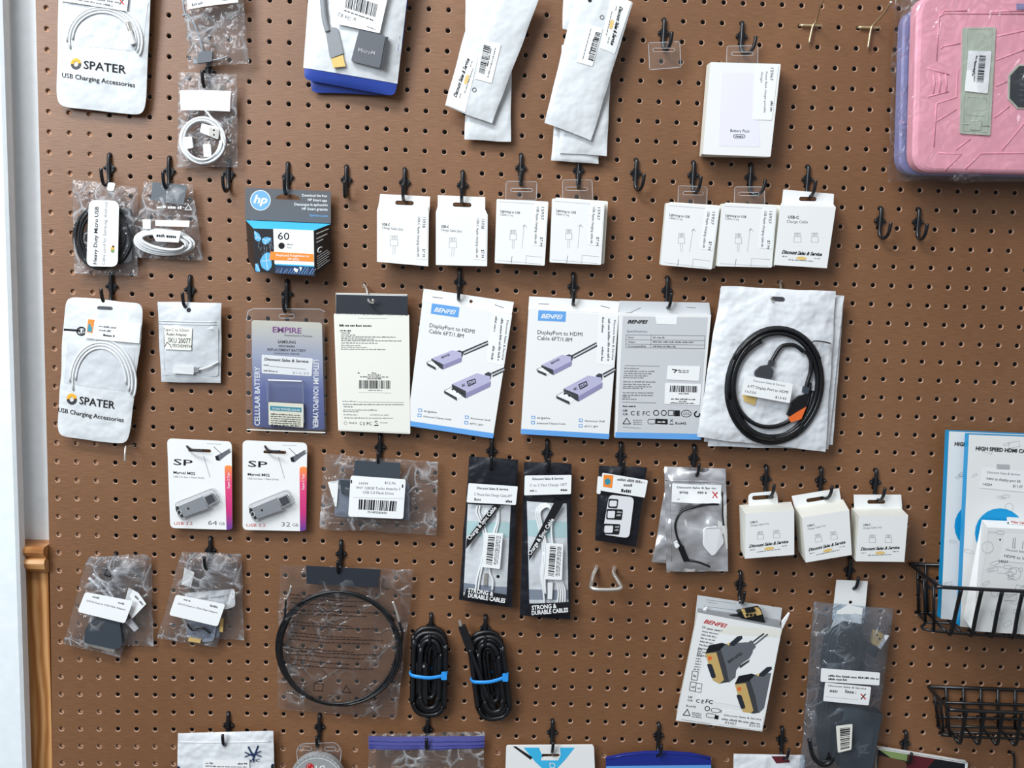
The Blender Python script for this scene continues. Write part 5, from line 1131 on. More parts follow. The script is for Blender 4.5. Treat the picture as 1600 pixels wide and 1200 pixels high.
# card adapter pouch
q = [(938, 729), (1012, 729), (991, 855), (927, 845)]
q = [(936, 727), (1011, 731), (994, 853), (930, 845)]
B_ = Bag(q, lean(.014, 730, .014, 850), .006, .0025, 50, 88); t = thing('card_adapter_pouch', 'small black pouch with three white card adapters and a handwritten label', 'pouch', B_.bil(.5, 0))
part(bagmesh(B_, q, 'blackfoil', wob=.002), 'pouch', t)
PL2 = Pl(B_.a + .0095, B_.b, B_.z0)
mb = MB(); mb.prism(rq([(952, 773), (991, 777), (983, 841), (941, 835)], 8), PL2, .001, 'simgrey'); part(mb, 'adapter_sheet', t)
for i, (x0, y0, x1, y1, ex) in enumerate(((951, 779, 966, 793, 0), (948, 795, 963, 811, 10), (943, 818, 960, 834, 9))):
    mb = MB(); mb.prism(rq([(x0, y0), (x1 + ex, y0 + 1), (x1 + ex - 2, y1 + 1), (x0 - 1, y1)], 2), PL2, .0006, 'ink', .0007); mb.prism(rq([(x0 + 1.5, y0 + 3), (x1 - 2, y0 + 3), (x1 - 3, y1 - 2), (x0 + 1, y1 - 2)], 2), PL2, .0003, 'simgrey', .0011)
    if ex: mb.scrib(x1 + 1, y0 + 6, x1 + ex - 2, y0 + 6.3, 3, PL2, 'inklight', .0009, i); mb.scrib(x1, y0 + 11, x1 + ex - 3, y0 + 11.3, 3, PL2, 'inklight', .0009, i + 5)
    part(mb, 'card_adapter', t)
label_part(t, [(941, 738), (1012, 750), (1007, 777), (938, 766)], PL2, .002, draw=lambda m, o_: (m.poly([(943, 741), (958, 742), (956, 762), (942, 760)], PL2, 'orange', o_), m.disc(949, 752, 4.5, PL2, 'teal', o_ + .0001, ry=5), m.scrib(964, 750, 1006, 755, 4, PL2, 'inkgrey', o_, 1), m.scrib(974, 759, 988, 760, 4.5, PL2, 'inkgrey', o_, 2), m.scrib(970, 768, 985, 770, 5, PL2, 'ink', o_, 3)))
label_part(t, [(934, 744), (941, 745), (938, 772), (932, 771)], PL2, .0005, name='label_fold')
mb = MB(); mb.pxtube([(972, 736), (982, 738), (990, 743), (1002, 748), (1008, 744)], B_, .0008, .0008, 'label'); mb.pxtube([(931, 838), (937, 842), (943, 840), (950, 846)], B_, .001, .0008, 'label'); part(mb, 'fold_glint', t) if 0 else None

# silver foil pouches
q = [(1041, 755), (1110, 762), (1102, 886), (1019, 878)]
B_ = Bag(q, Pl(.011), .004, .003, 45, 90); t = thing('foil_pouch', 'rear silver foil pouch, its dark lower left corner showing behind the front one', 'pouch', B_.bil(.5, 0), 'silver foil pouches')
part(bagmesh(B_, q, 'foil', wob=.001), 'pouch', t)
q = [(1038, 729), (1134, 732), (1138, 893), (1041, 893)]
B_ = Bag(q, lean(.015, 730, .017, 890), .007, .0032, 38, 91); t = thing('foil_pouch', 'front silver foil pouch with a thin black cable and white label', 'pouch', B_.bil(.5, 0), 'silver foil pouches')
part(bagmesh(B_, q, 'foil', 30, 40, wob=.001), 'pouch', t)
mb = MB(); mb.pxtube([(1121, 786), (1105, 786), (1083, 790), (1064, 797), (1054, 815), (1056, 835), (1062, 850)], B_, .0015, .0017, 'wireblack'); mb.pxtube([(1072, 874), (1090, 876), (1108, 884)], B_, .0015, .0015, 'wireblack'); mb.pxtube([(1128, 768), (1128, 800), (1130, 820)], B_, .001, .001, 'wireblack'); part(mb, 'cable', t)
mb = MB(); mb.prism(rq([(1057, 852), (1065, 849), (1076, 874), (1067, 876)], 2), B_, .004, 'wireblack', .004); mb.disc(1056, 850, 3.5, B_, 'label', .004, th=.003); part(mb, 'connector', t)
mb = MB(); mb.prism(rq([(1098, 822), (1122, 820), (1130, 845), (1112, 868), (1096, 850)], 6), B_, .003, 'simgrey', .003); part(mb, 'white_adapter', t)
mb = MB(); mb.tube([B_.pt(1039 + i*7.3, 750 + i*.2, .0003) for i in range(14)], .0009, 'foil', 5); mb.tube([B_.pt(1046 + i*.2, 756 + i*10, .0003) for i in range(13)], .0007, 'foil', 5); part(mb, 'seam', t)
label_part(t, [(1049, 754), (1126, 757), (1124, 785), (1048, 783)], B_, .0025, n=8, draw=lambda m, o_: (m.text('Discount Sales & Service', 1056, 761, 1118, 763, 3.2, B_, 'ink', o_, .01), m.scrib(1060, 769, 1074, 769.5, 4.5, B_, 'inkgrey', o_, 2), m.scrib(1088, 769, 1102, 770, 4.5, B_, 'inkgrey', o_, 3), m.strip([(1112, 767), (1119, 776)], 1.8, B_, 'red', o_), m.strip([(1119, 768), (1112, 776)], 1.8, B_, 'red', o_), m.scrib(1052, 779, 1060, 779, 2, B_, 'inkgrey', o_, 8)))

# white cube boxes
def cube(tab, sl, fr, bk, lab, DF, skew):
    t = thing('cube_box', lab, 'box', W(*tab[0], .012), 'white cube cable boxes')
    mb = MB(); mb.prism(tab, Pl(.012), .0007, 'paper', holes=[sl]); mb.strip(sl, .8, Pl(.012), 'ink', .0002, True); part(mb, 'hang_tab', t)
    D = Pl(DF); mb = MB(); mb.hexa(fr, D, bk, Pl(.0095), ['paper', 'cream', 'cream', 'cream', 'cream', 'cream'])
    f = lambda u, v: qp(fr, u, v)
    mb.text('USB-C', *f(.1, .22), *f(.25, .215), 3.2, D, 'ink', .0002, .02); mb.text('Charge Cable (1m)', *f(.1, .29), *f(.48, .27), 3, D, 'inkgrey', .0002)
    for u in (.3, .63): x, y = f(u, .42); usb_end(mb, x, y, 10, 13, D, .0002, skew, stem=False)
    shop_logo(mb, *f(.08, .76), *f(.88, .72), 5, D, .0002); part(mb, 'carton', t)
cube(rq([(1169, 771), (1214, 767), (1217, 800), (1170, 803)], 7, rs=[8, 8, 0, 0]), slot(1192, 777, 33, 5.5, -.07), [(1165, 803), (1241, 797), (1241, 867), (1164, 873)], [(1155, 789), (1236, 784), (1235, 853), (1157, 858)], 'white cube box with rounded hang tab, leftmost of the three cubes', .046, -.07)
cube([(1237, 775), (1311, 763), (1316, 792), (1243, 800)], slot(1274, 780, 28, 5, -.16), [(1253, 809), (1327, 797), (1331, 867), (1259, 879)], [(1241, 791), (1317, 780), (1320, 850), (1247, 860)], 'tilted white cube box, middle of the three cubes', .047, -.16)
cube([(1334, 773), (1408, 773), (1410, 800), (1335, 800)], slot(1369, 784, 27, 5, 0), [(1342, 806), (1419, 805), (1413, 878), (1337, 877)], [(1330, 794), (1407, 793), (1402, 863), (1326, 862)], 'white cube box hanging straight, rightmost of the three cubes', .046, .0)

# ================================================================== fifth row
def adapterbag(q, seed, lab, lq, cont, d=.013, grp='clear zip bags of video adapters', cr=.003):
    t, B_, M_ = clear_bag('clear_bag', lab, 'bag', q, lean(d, q[0][1], d - .001, q[2][1]), seed, grp=grp, zip_y=(.12, .17), crump=cr)
    cont(t, B_, M_)
    if lq:
        PL2 = Pl(B_.a + .0105, B_.b, B_.z0); f = lambda u, v: qp(lq, u, v)
        label_part(t, rq(lq, 4), PL2, 0, draw=lambda m, o_: (m.scrib(*f(.18, .18), *f(.32, .2), 3.2, PL2, 'inkgrey', o_, 1), m.scrib(*f(.72, .22), *f(.88, .24), 3.2, PL2, 'inkgrey', o_, 2), m.text('DVI-D Dual to VGA Male Adapter', *f(.1, .42), *f(.92, .46), 3, PL2, 'ink', o_)))
def a1(t, B_, M_):
    mb = MB(); mb.prism(rq([(150, 965), (178, 968), (196, 975), (192, 1000), (172, 1006), (150, 1000)], 5), M_, .008, 'navy' if 0 else 'darkslate', .004); part(mb, 'adapter', t, 'dark video adapter')
    mb = MB(); mb.pxtube([(140, 902), (155, 915), (170, 930), (186, 940)], M_, .002, .0022, 'wirewhite'); mb.pxtube([(147, 895), (165, 912), (180, 932)], M_, .003, .0018, 'wirewhite'); mb.prism([(198, 970), (206, 964), (218, 980), (212, 985)], M_, .003, 'simgrey', .004); part(mb, 'white_cable', t)
adapterbag([(142, 868), (236, 872), (240, 1010), (140, 1005)], 101, 'clear zip bag behind the left one, its square right side showing', None, lambda *a: a1(*a), .009)
def a2(t, B_, M_):
    mb = MB(); mb.prism(rq([(137, 978), (150, 964), (190, 968), (194, 1005), (182, 1012), (134, 1001)], 4), M_, .010, 'darkslate', .006); mb.prism([(134, 1000), (181, 1013), (180, 1018), (132, 1006)], M_, .004, 'steel', .003); part(mb, 'adapter', t, 'dark video adapter with metal edge')
    mb = MB(); mb.prism([(203, 916), (218, 925), (230, 942), (208, 965), (196, 942)], M_, .0004, 'label', .004); mb.scrib(212, 930, 224, 944, 4, M_, 'inkgrey', .0045, 2); part(mb, 'folded_label', t)
adapterbag([(137, 870), (233, 866), (189, 1027), (99, 1006)], 102, 'clear zip bag of a dark video adapter slanting left, left of the two bag pairs', [(133, 925), (208, 939), (195, 974), (121, 956)], a2, .013)
def a3(t, B_, M_):
    mb = MB(); mb.prism(rq([(318, 972), (342, 975), (345, 992), (330, 998), (318, 990)], 4), M_, .006, 'bluegrey', .004); mb.prism([(346, 964), (351, 963), (350, 985), (345, 984)], M_, .004, 'gold', .006); part(mb, 'adapter', t)
    mb = MB(); mb.prism(rq([(290, 925), (368, 918), (369, 945), (356, 950), (292, 940)], 4), M_, .0004, 'label', .004); mb.text('Display adapter', 300, 936, 360, 929, 3, M_, 'inkgrey', .0045); part(mb, 'rear_label', t)
adapterbag([(290, 866), (377, 866), (381, 1000), (290, 996)], 103, 'clear zip bag behind the right one with two overlapping labels', None, a3, .009)
def a4(t, B_, M_):
    mb = MB(); mb.prism(rq([(295, 965), (340, 972), (335, 1000), (318, 1002), (294, 990)], 5), M_, .006, 'bluegrey', .003); mb.prism([(297, 994), (316, 997), (315, 1002), (296, 999)], M_, .004, 'gold', .006)
    mb.pxtube([(296, 970), (305, 980), (318, 976), (332, 985)], M_, .009, .0015, 'wireblack'); part(mb, 'adapter', t, 'blue grey video adapter with gold plug edge')
    mb = MB(); mb.prism([(290, 885), (305, 893), (300, 915), (285, 912)], M_, .0004, 'paper', .003); part(mb, 'paper_slip', t)
adapterbag([(283, 862), (376, 866), (338, 1011), (246, 998)], 104, 'clear zip bag of a video adapter slanting left, under the hook below the drive cards', [(275, 929), (352, 944), (340, 979), (264, 961)], a4, .013)

# clear bag of thin black cable coil
q = [(437, 882), (647, 890), (620, 1122), (433, 1108)]
t, B_, M_ = clear_bag('clear_bag', 'large clear bag of a thin black cable coiled in a wide ring', 'bag', q, lean(.014, 885, .012, 1115), 106, grp=clr, crump=.003, film='filmsoft')
mb = MB(); mb.prism([(478, 884), (595, 890), (590, 918), (479, 912)], Pl(B_.a + .004, B_.b, B_.z0), .0004, 'cardblack'); part(mb, 'header_insert', t, 'dark header insert')
mb = MB()
for i in range(3): mb.coil(529, 1012, 92 + i*2.4, 86 + i*1.3, M_, .001 + .0016*i, .0018, 1.6, 'wireblack', seed=110+i, jit=3, a0=i*2)
mb.pxtube([(626, 1010), (629, 990), (624, 970)], M_, .003, .0017, 'wireblack'); mb.pxtube([(440, 1000), (446, 960), (448, 935)], M_, .003, .0017, 'wireblack'); part(mb, 'cable', t)
mb = MB(); mb.pxtube([(624, 970), (620, 955), (614, 938)], M_, .003, .0022, 'steel'); mb.pxtube([(448, 935), (453, 925), (456, 914)], M_, .003, .0018, 'steel'); part(mb, 'plug_tips', t, 'silver plug tips')
mb = MB()
for i, y in enumerate((928, 934, 941, 951, 956, 970, 975, 988, 993, 998, 1010, 1015, 1020, 1028, 1037)): mb.scrib(452 + (i % 3)*2, y, 545 + (i*37 % 60), y + 5 + i*.2, 2.2, B_, 'ink', .0006, i)
mb.strip([(492, 1065), (506, 1066), (505, 1077), (491, 1076)], 1.2, B_, 'ink', .0006, True); mb.strip([(494, 1063), (503, 1062)], 1.2, B_, 'ink', .0006); mb.strip([(536, 1079), (542, 1068), (549, 1080)], 1.2, B_, 'ink', .0006, True); part(mb, 'bag_print', t)

# cable bundles
def bundle(cx, cy, ang, lab, extra):
    D = Pl(.014); t = thing('cable_bundle', lab, 'cable', D.hit(cx, cy - 60), 'black cable bundles with blue ties')
    mb = MB(); ca, sa = math.cos(ang), math.sin(ang); f = lambda x, y: (cx + x*ca - y*sa, cy + x*sa + y*ca)
    for i, (w_, h0, h1, z) in enumerate(((25, -66, 68, 0), (21, -58, 62, .004), (25, -62, 66, .009), (15, -52, 54, .012), (9, -44, 40, .006), (18, -57, 59, .008), (5, -38, 34, .002))):
        pts = []
        for j in range(28):
            a = 2*math.pi*j/28; x = w_*math.copysign(abs(math.cos(a))**.75, math.cos(a)); y = math.sin(a)
            yy = (h1 - 26) + 26*y if y > 0 else (h0 + 24) + 24*y
            pts.append(D.pt(*f(x + (i-2)*.8, yy if abs(math.cos(a)) < .98 else yy), z - .006 + .001*math.sin(a*2 + i)))
        mb.tube(smoothpx(pts, 2, True), .0036, 'wireblack', 8, True)
    part(mb, 'cable', t)
    mb = MB(); P_ = [D.pt(*f(-28, 0), .000), D.pt(*f(-29, 0), .008), D.pt(*f(-22, 0), .0145), D.pt(*f(0, 1), .017), D.pt(*f(20, -1), .0145), D.pt(*f(27, -2), .008), D.pt(*f(26, -2), .000), D.pt(*f(0, 0), -.011)]
    mb.tube(smoothpx(P_, 4, True), .0026, 'tieblue', 8, True, .4); x, y = f(24, -1); mb.prism(rq([(x-5, y-6), (x+4, y-6), (x+4, y+5), (x-5, y+5)], 2), D, .004, 'tieblue', .0165); part(mb, 'cable_tie', t, 'bright blue cable tie')
    extra(t, D)
def e1(t, D):
    mb = MB(); mb.prism(rq([(650, 1032), (668, 1032), (668, 1100), (652, 1098)], 4), D, .008, 'black', .006); mb.prism([(654, 1036), (664, 1036), (664, 1040), (654, 1040)], D, .001, 'steel', .0065); part(mb, 'connector', t)
def e2(t, D):
    mb = MB(); mb.prism(rq([(716, 975), (727, 972), (742, 1010), (731, 1016)], 3), D, .007, 'black', .012); mb.pxtube([(734, 1010), (744, 1035), (754, 1062), (762, 1085)], D, .011, .0034, 'wireblack'); mb.prism([(722, 992), (734, 988), (736, 993), (724, 997)], D, .008, 'ink', .0125)
    mb.prism([(716, 966), (720, 965), (723, 976), (719, 977)], D, .0025, 'steel', .010); mb.prism(rq([(752, 1085), (770, 1083), (776, 1118), (762, 1122)], 4), D, .007, 'black', .004); part(mb, 'usb_plug', t, 'black USB plug sticking up with silver tip')
bundle(671, 1050, .02, 'black cable bundle with blue tie, left one with its ends tucked in', e1)
bundle(766, 1056, -.13, 'black cable bundle with blue tie, right one with a plug sticking up', e2)

# opened video cable box
Q = [(1091, 930), (1223, 960), (1191, 1143), (1056, 1126)]
D = Pl(.022); t = thing('video_cable_box', 'opened white box with red lettering and gold plug picture, a video plug poking out', 'box', W(1156, 935, .016))
mb = MB(); mb.prism([(1090, 930), (1222, 950), (1216, 1000), (1085, 975)], Pl(.012), .0008, 'greyback', holes=[slot(1157, 941, 6, 6)])
for x0, x1, y in ((1103, 1150, 937), (1106, 1120, 941), (1100, 1190, 947), (1097, 1200, 952)): mb.strip([(x0, y), (x1, y + (x1-x0)*.13)], .6, Pl(.012), 'grey', .0002)
part(mb, 'back_flap', t)
mb = MB(); mb.hexa([(1090, 957), (1222, 982), (1191, 1143), (1056, 1126)], Pl(.036), [(1090, 950), (1216, 968), (1186, 1122), (1058, 1108)], Pl(.0125), ['paper', 'grey', 'cream', 'cream', 'cream', 'cream'])
D = Pl(.036); o_ = .0003
mb.poly([(1132, 977), (1222, 984), (1219, 996), (1120, 990)], D, 'cream', o_ - .0001)
mb.poly([(1122, 990), (1219, 997), (1196, 1110), (1087, 1092), (1088, 1068)], D, 'violet_light' if 0 else 'label', o_)
mb.text('BENFEI', 1099, 973, 1135, 981, 6.5, D, 'red', o_ + .0001, .02, .35)
mb.text('DE', 1097, 981, 1102, 982, 3.6, D, 'ink', o_ + .0001); mb.scrib(1104, 983, 1128, 987, 3, D, 'inkgrey', o_ + .0001, 1)
for i in range(8): mb.scrib(1097 - i*1.2, 987 + i*5.2, 1122 - i*2.5, 991.5 + i*5.0, 2.2, D, 'inkgrey', o_ + .0001, i)
mb.text('EN', 1090, 1015, 1096, 1017, 3.6, D, 'ink', o_ + .0001)
for i in range(7): mb.scrib(1089 - i*.9, 1021 + i*4.2, 1097 - i*.5, 1022 + i*4.2, 2, D, 'inkgrey', o_ + .0001, i + 20)
for (x, y) in ((1082, 1048), (1079, 1065), (1088, 1067)): mb.strip([(x, y), (x + 9, y + 1.5), (x + 7, y + 15), (x - 2, y + 13.5)], .8, D, 'ink', o_ + .0001, True); mb.scrib(x + 1, y + 9, x + 6, y + 10, 3, D, 'inkgrey', o_ + .0001, x)
def plug(dx, dy, clip):
    g = lambda *P_: [(x + dx, y + dy) for x, y in P_]
    c = (lambda L_: [(min(x, 1207 - (y - 1040)*.2), y) for x, y in L_]) if clip else (lambda L_: L_)
    mb.poly(c(g((1102, 1020), (1125, 1010), (1136, 1009), (1141, 1065), (1124, 1068))), D, 'sim', o_ + .0002)
    mb.poly(c(g((1125, 1012), (1133, 1006), (1166, 1003), (1175, 1005), (1176, 1019), (1171, 1028), (1158, 1037), (1150, 1047), (1149, 1058), (1139, 1066), (1134, 1040))), D, 'plastic_grey', o_ + .0003)
    mb.poly(c(g((1102, 1020), (1108, 1008), (1128, 1004), (1134, 1006), (1124, 1016))), D, 'ink', o_ + .00035)
    mb.poly(g((1102, 1021), (1119, 1019), (1131, 1062), (1124, 1068), (1114, 1063)), D, 'gold', o_ + .0004); mb.poly(rq(g((1104, 1037), (1112, 1037), (1119, 1058), (1112, 1060)), 3), D, 'cardblack', o_ + .0005)
    mb.poly(c(g((1136, 1008), (1152, 994), (1159, 993), (1160, 997), (1147, 1009))), D, 'cardblack', o_ + .0004); mb.disc(1138 + dx, 1006 + dy, 2, D, 'tan', o_ + .0005); mb.disc(1109 + dx, 1028 + dy, 3.2, D, 'copper', o_ + .0005)
    if not clip:
        mb.poly([(1167, 1004), (1174, 1000), (1181, 1010), (1176, 1016)], D, 'plastic_grey', o_ + .0004); mb.strip([(1176, 1003), (1193, 990)], 2.4, D, 'sim', o_ + .0003); mb.strip([(1179, 1007), (1199, 991)], 2.4, D, 'plastic_grey', o_ + .0003)
        mb.text('BENFEI', 1139, 1036, 1160, 1022, 5, D, 'ink', o_ + .0005, .01)
        mb.poly([(1155, 1040), (1171, 1030), (1170, 1034), (1156, 1044)], D, 'sim', o_ + .0004)
plug(0, 0, False); plug(46, 48, True)
mb.text('UK', 1075, 1090, 1082, 1091, 3, D, 'ink', o_ + .0001, .02); mb.text('CA', 1074, 1095, 1082, 1096, 3, D, 'ink', o_ + .0001, .02); mb.text('C E', 1087, 1097, 1099, 1099, 6, D, 'ink', o_ + .0001, .01); mb.text('FC', 1102, 1098, 1113, 1100, 6.5, D, 'ink', o_ + .0001, .02)
mb.text('RoHS', 1072, 1104, 1087, 1106, 3.6, D, 'ink', o_ + .0001); mb.strip([(1067, 1117), (1074, 1108), (1078, 1118)], 1.1, D, 'ink', o_ + .0001, True)
for i in range(3): mb.scrib(1081, 1114 + i*3, 1096, 1116 + i*3, 1.8, D, 'inkgrey', o_ + .0001, i)
mb.ring(1105, 1107, 3.5, 1.2, D, 'ink', o_ + .0001); mb.strip(slot(1118, 1110, 14, 6, .12), .7, D, 'ink', o_ + .0001, True); mb.poly([(1126, 1109), (1134, 1110), (1134, 1115), (1126, 1114)], D, 'ink', o_ + .0001)
mb.strip(slot(1111, 1118, 16, 6, .12), .7, D, 'ink', o_ + .0001, True); mb.poly([(1117, 1117), (1123, 1118), (1122, 1124), (1116, 1123)], D, 'ink', o_ + .0001)
mb.strip([(1065, 1124), (1111, 1131)], .6, D, 'inkgrey', o_ + .0001); part(mb, 'carton', t)
label_part(t, [(1128, 1108), (1194, 1117), (1190, 1141), (1122, 1131)], D, .0008, th=.0001, draw=lambda m, o2: (m.text('Discount Sales & Service', 1131, 1118, 1189, 1125, 3, D, 'ink', o2, .01), m.scrib(1127, 1124, 1187, 1132, 3, D, 'inkgrey', o2, 1), m.text('83407', 1132, 1130, 1150, 1133, 4.5, D, 'inkgrey', o2), m.text('$24.99', 1170, 1134, 1187, 1137, 4, D, 'inkgrey', o2)))
mb = MB(); mb.hexa([(1222, 972), (1234, 958), (1231, 966), (1222, 984)], Pl(.034), [(1221, 970), (1232, 956), (1230, 964), (1221, 982)], Pl(.033), ['paper'] * 6); mb.hexa([(1092, 960), (1105, 948), (1098, 975), (1090, 975)], Pl(.02), [(1091, 959), (1104, 947), (1097, 974), (1089, 974)], Pl(.018), ['paper'] * 6); part(mb, 'side_flaps', t)
mb = MB(); D2 = Pl(.030); mb.prism(rq([(1152, 957), (1188, 950), (1192, 960), (1196, 974), (1176, 976), (1160, 970)], 3), D2, .010, 'wireblack'); mb.prism(rq([(1158, 953), (1186, 950), (1190, 959), (1163, 964)], 2), D2, .006, 'gold', .003); mb.prism(rq([(1163, 951), (1178, 949), (1179, 953), (1164, 956)], 1), D2, .006, 'ink', .006)
for i in range(3): mb.prism([(1164 + i*6, 958), (1168 + i*6, 957.4), (1168.5 + i*6, 960.5), (1164.5 + i*6, 961)], D2, .001, 'ink', .0045)
mb.pxtube([(1130, 965), (1145, 962), (1158, 962), (1170, 966)], Pl(.026), 0, .0022, 'wireblack'); part(mb, 'video_plug', t, 'black video plug with gold face')

# power adapter bag
q = [(1273, 930), (1396, 958), (1366, 1198), (1248, 1196)]
q = [(1272, 940), (1396, 952), (1364, 1205), (1250, 1200)]
t, B_, M_ = clear_bag('clear_bag', 'long smoky clear bag of a black power adapter and cable on white hang card', 'bag', q, lean(.020, 930, .022, 1195), 120, film='filmgrey', grp=clr, crump=.004, bulge=.024)
mb = MB(); mb.prism([(1307, 906), (1356, 908), (1350, 974), (1300, 968)], Pl(.016), .0006, 'paper', holes=[slot(1329, 941, 5.5, 5.5)]); part(mb, 'hang_card', t, 'white cardboard hang card')
mb = MB(); mb.prism([(1308, 955), (1326, 945), (1348, 950), (1346, 975), (1318, 970), (1298, 982)], Pl(.028), .0006, 'paper'); part(mb, 'card_fold', t)
mb = MB()
for i in range(7): mb.pxtube([(1282 + i*3, 1185 - i*2), (1274 + i*5, 1130), (1282 + i*5, 1070), (1284 + i*5, 1020), (1293 + i*3.5, 985 + i*2), (1316, 973 + i*2.5), (1340 - i*2, 985 + i*2), (1346 - i*3, 1015), (1340 - i*2, 1050)], M_, .001 + .0022*(i % 4), .0031, 'wireblack', n=7)
mb.pxtube([(1262, 1150), (1268, 1178), (1284, 1190), (1298, 1176), (1302, 1120)], M_, .006, .0036, 'wireblack', n=7); part(mb, 'cable', t)
mb = MB(); mb.prism(rq([(1312, 1098), (1374, 1108), (1358, 1196), (1304, 1192)], 5), M_, .018, 'darkslate', .010, side='cardblack'); part(mb, 'power_adapter', t, 'dark slate power adapter block')
mb = MB(); mb.prism(rq([(1360, 980), (1376, 986), (1369, 1007), (1356, 1000)], 2), M_, .005, 'gold', .008); mb.prism([(1378, 988), (1384, 989), (1370, 1009), (1366, 1006)], M_, .004, 'simgrey', .009); mb.prism(rq([(1350, 998), (1370, 1008), (1362, 1024), (1346, 1012)], 3), M_, .006, 'wireblack', .007)
mb.disc(1365, 987, 1.6, M_, 'ink', .0085); mb.disc(1369, 993, 1.6, M_, 'ink', .0085); part(mb, 'video_plug', t, 'pale metal video plug')
PL2 = Pl(B_.a + .0285, B_.b, B_.z0)
label_part(t, [(1283, 1044), (1375, 1051), (1374, 1071), (1282, 1065)], PL2, 0, name='strip_label', draw=lambda m, o_: (m.scrib(1294, 1057, 1373, 1062, 3, PL2, 'ink', o_, 1), m.scrib(1294, 1062, 1324, 1064, 3, PL2, 'ink', o_, 2)))
label_part(t, rq([(1289, 1066), (1361, 1073), (1357, 1102), (1286, 1095)], 2), PL2, .0006, draw=lambda m, o_: (m.text('Discount Sales & Service', 1294, 1072, 1353, 1077, 2.8, PL2, 'ink', o_, .01), m.scrib(1296, 1081, 1308, 1082, 5, PL2, 'inkgrey', o_, 2), m.scrib(1320, 1082, 1337, 1084, 5, PL2, 'inkgrey', o_, 3), m.strip([(1345, 1084), (1352, 1092)], 1.8, PL2, 'red', o_), m.strip([(1352, 1084), (1345, 1092)], 1.8, PL2, 'sim', o_), m.strip([(1290, 1088), (1340, 1093)], .5, PL2, 'inklight', o_)))
label_part(t, rq([(1306, 1134), (1332, 1131), (1330, 1171), (1309, 1176)], 2), PL2, .0005, name='barcode_label', k='cream', draw=lambda m, o_: (m.barcode([(1312, 1138), (1328, 1136), (1327, 1168), (1313, 1171)], PL2, 'ink', o_, 21, along='v', n=22)))

# ================================================================== wire baskets and what they hold
def wires(t, name, sets, r, k='wireblack'):
    mb = MB()
    for pts in sets: mb.tube([W(*p) for p in pts] if len(pts) < 3 else smoothpx([W(*p) for p in pts], 4), r, k, 7)
    return part(mb, name, t)
t = thing('wire_basket', 'upper black wire basket holding the tall cable boxes at the right edge', 'basket', W(1530, 990, .05), 'black wire baskets')
wires(t, 'rim', [[(1422, 881, .004), (1680, 892, .004)], [(1422, 881, .004), (1436, 893, .030), (1452, 905, .060), (1468, 916, .088), (1480, 918, .094), (1680, 928, .094)]], .0026)
wires(t, 'base', [[(1433, 957, .004), (1680, 968, .004)], [(1433, 957, .004), (1446, 972, .030), (1459, 986, .058), (1680, 1001, .066)], [(1446, 972, .03), (1690, 984, .03)]] + [[(1449 + i*22, 958 + i*.8, .004), (1477 + i*23, 986 + i*1.3, .060)] for i in range(9)], .0019)
wires(t, 'side_wires', [[(1434, 885, .008), (1435, 957, .006)], [(1443, 896, .032), (1446, 972, .030)], [(1459, 905, .06), (1459, 986, .058)], [(1434, 905, .006), (1459, 922, .06)]], .0021)
wires(t, 'front_wires', [[(1502 + i*32, 920 + i*1.5, .094), (1494 + i*32, 955 + i*1.5, .082), (1486 + i*32.5, 989 + i*1.8, .074), (1480 + i*32, 987 + i*1.8, .06)] for i in range(6)], .0027)
wires(t, 'back_wires', [[(1446 + i*28, 882 + i*1.2, .005), (1449 + i*27, 958 + i*1.2, .004)] for i in range(8)], .0019)
t = thing('wire_basket', 'lower empty black wire basket at the right edge', 'basket', W(1540, 1150, .03), 'black wire baskets')
wires(t, 'rim', [[(1451, 1073, .004), (1680, 1081, .004)], [(1451, 1073, .004), (1462, 1086, .025), (1478, 1102, .055), (1486, 1108, .066), (1500, 1110, .07), (1680, 1117, .07)]], .0026)
wires(t, 'base', [[(1464, 1134, .004), (1680, 1140, .004)], [(1464, 1134, .004), (1474, 1143, .02), (1486, 1150, .036), (1680, 1157, .044)], [(1476, 1144, .02), (1680, 1149, .022)]] + [[(1478 + i*27, 1134 + i*.8, .004), (1500 + i*28, 1161 + i*.8, .05)] for i in range(8)], .0019)
wires(t, 'side_wires', [[(1460, 1082, .008), (1466, 1134, .006)], [(1469, 1094, .035), (1474, 1143, .02)], [(1479, 1103, .055), (1484, 1150, .036)]], .0021)
wires(t, 'front_wires', [[(1510 + i*29, 1110 + i*1, .07), (1505 + i*29, 1135 + i, .062), (1500 + i*29, 1161 + i*.8, .05), (1492 + i*29, 1153 + i*.8, .04)] for i in range(7)], .0025)
wires(t, 'back_wires', [[(1478 + i*27, 1074 + i, .005), (1480 + i*26.5, 1135 + i*.8, .004)] for i in range(8)] + [[(1458, 1097, .005), (1680, 1104, .005)], [(1462, 1120, .005), (1680, 1126, .005)]], .0021)
# boxes in the basket
def doodles(mb, D, box, seed, n):
    R = random.Random(seed)
    for i in range(n):
        u, v = R.random(), R.random(); x, y = qp(box, u*.92 + .03, v*.94 + .03); s_ = R.uniform(4, 10); a = R.uniform(-.6, .6); kind = R.randrange(4)
        if kind == 0: mb.ring(x, y, s_*.7, .5, D, 'inklight', .0003, n=12)
        elif kind == 1:
            c, s2 = math.cos(a), math.sin(a); mb.strip([(x + s_*(p*c - q_*s2), y + s_*(p*s2 + q_*c)) for p, q_ in ((-1, -.5), (1, -.5), (1, .5), (-1, .5))], .5, D, 'inklight', .0003, True)
        elif kind == 2: mb.strip([(x - s_, y), (x + s_, y + a*4)], .5, D, 'inklight', .0003); mb.strip([(x - s_, y + 3), (x + s_, y + 3 + a*4)], .5, D, 'inklight', .0003)
        else: mb.strip(slot(x, y, s_*1.6, s_*.5, a, 3), .5, D, 'inklight', .0003, True)
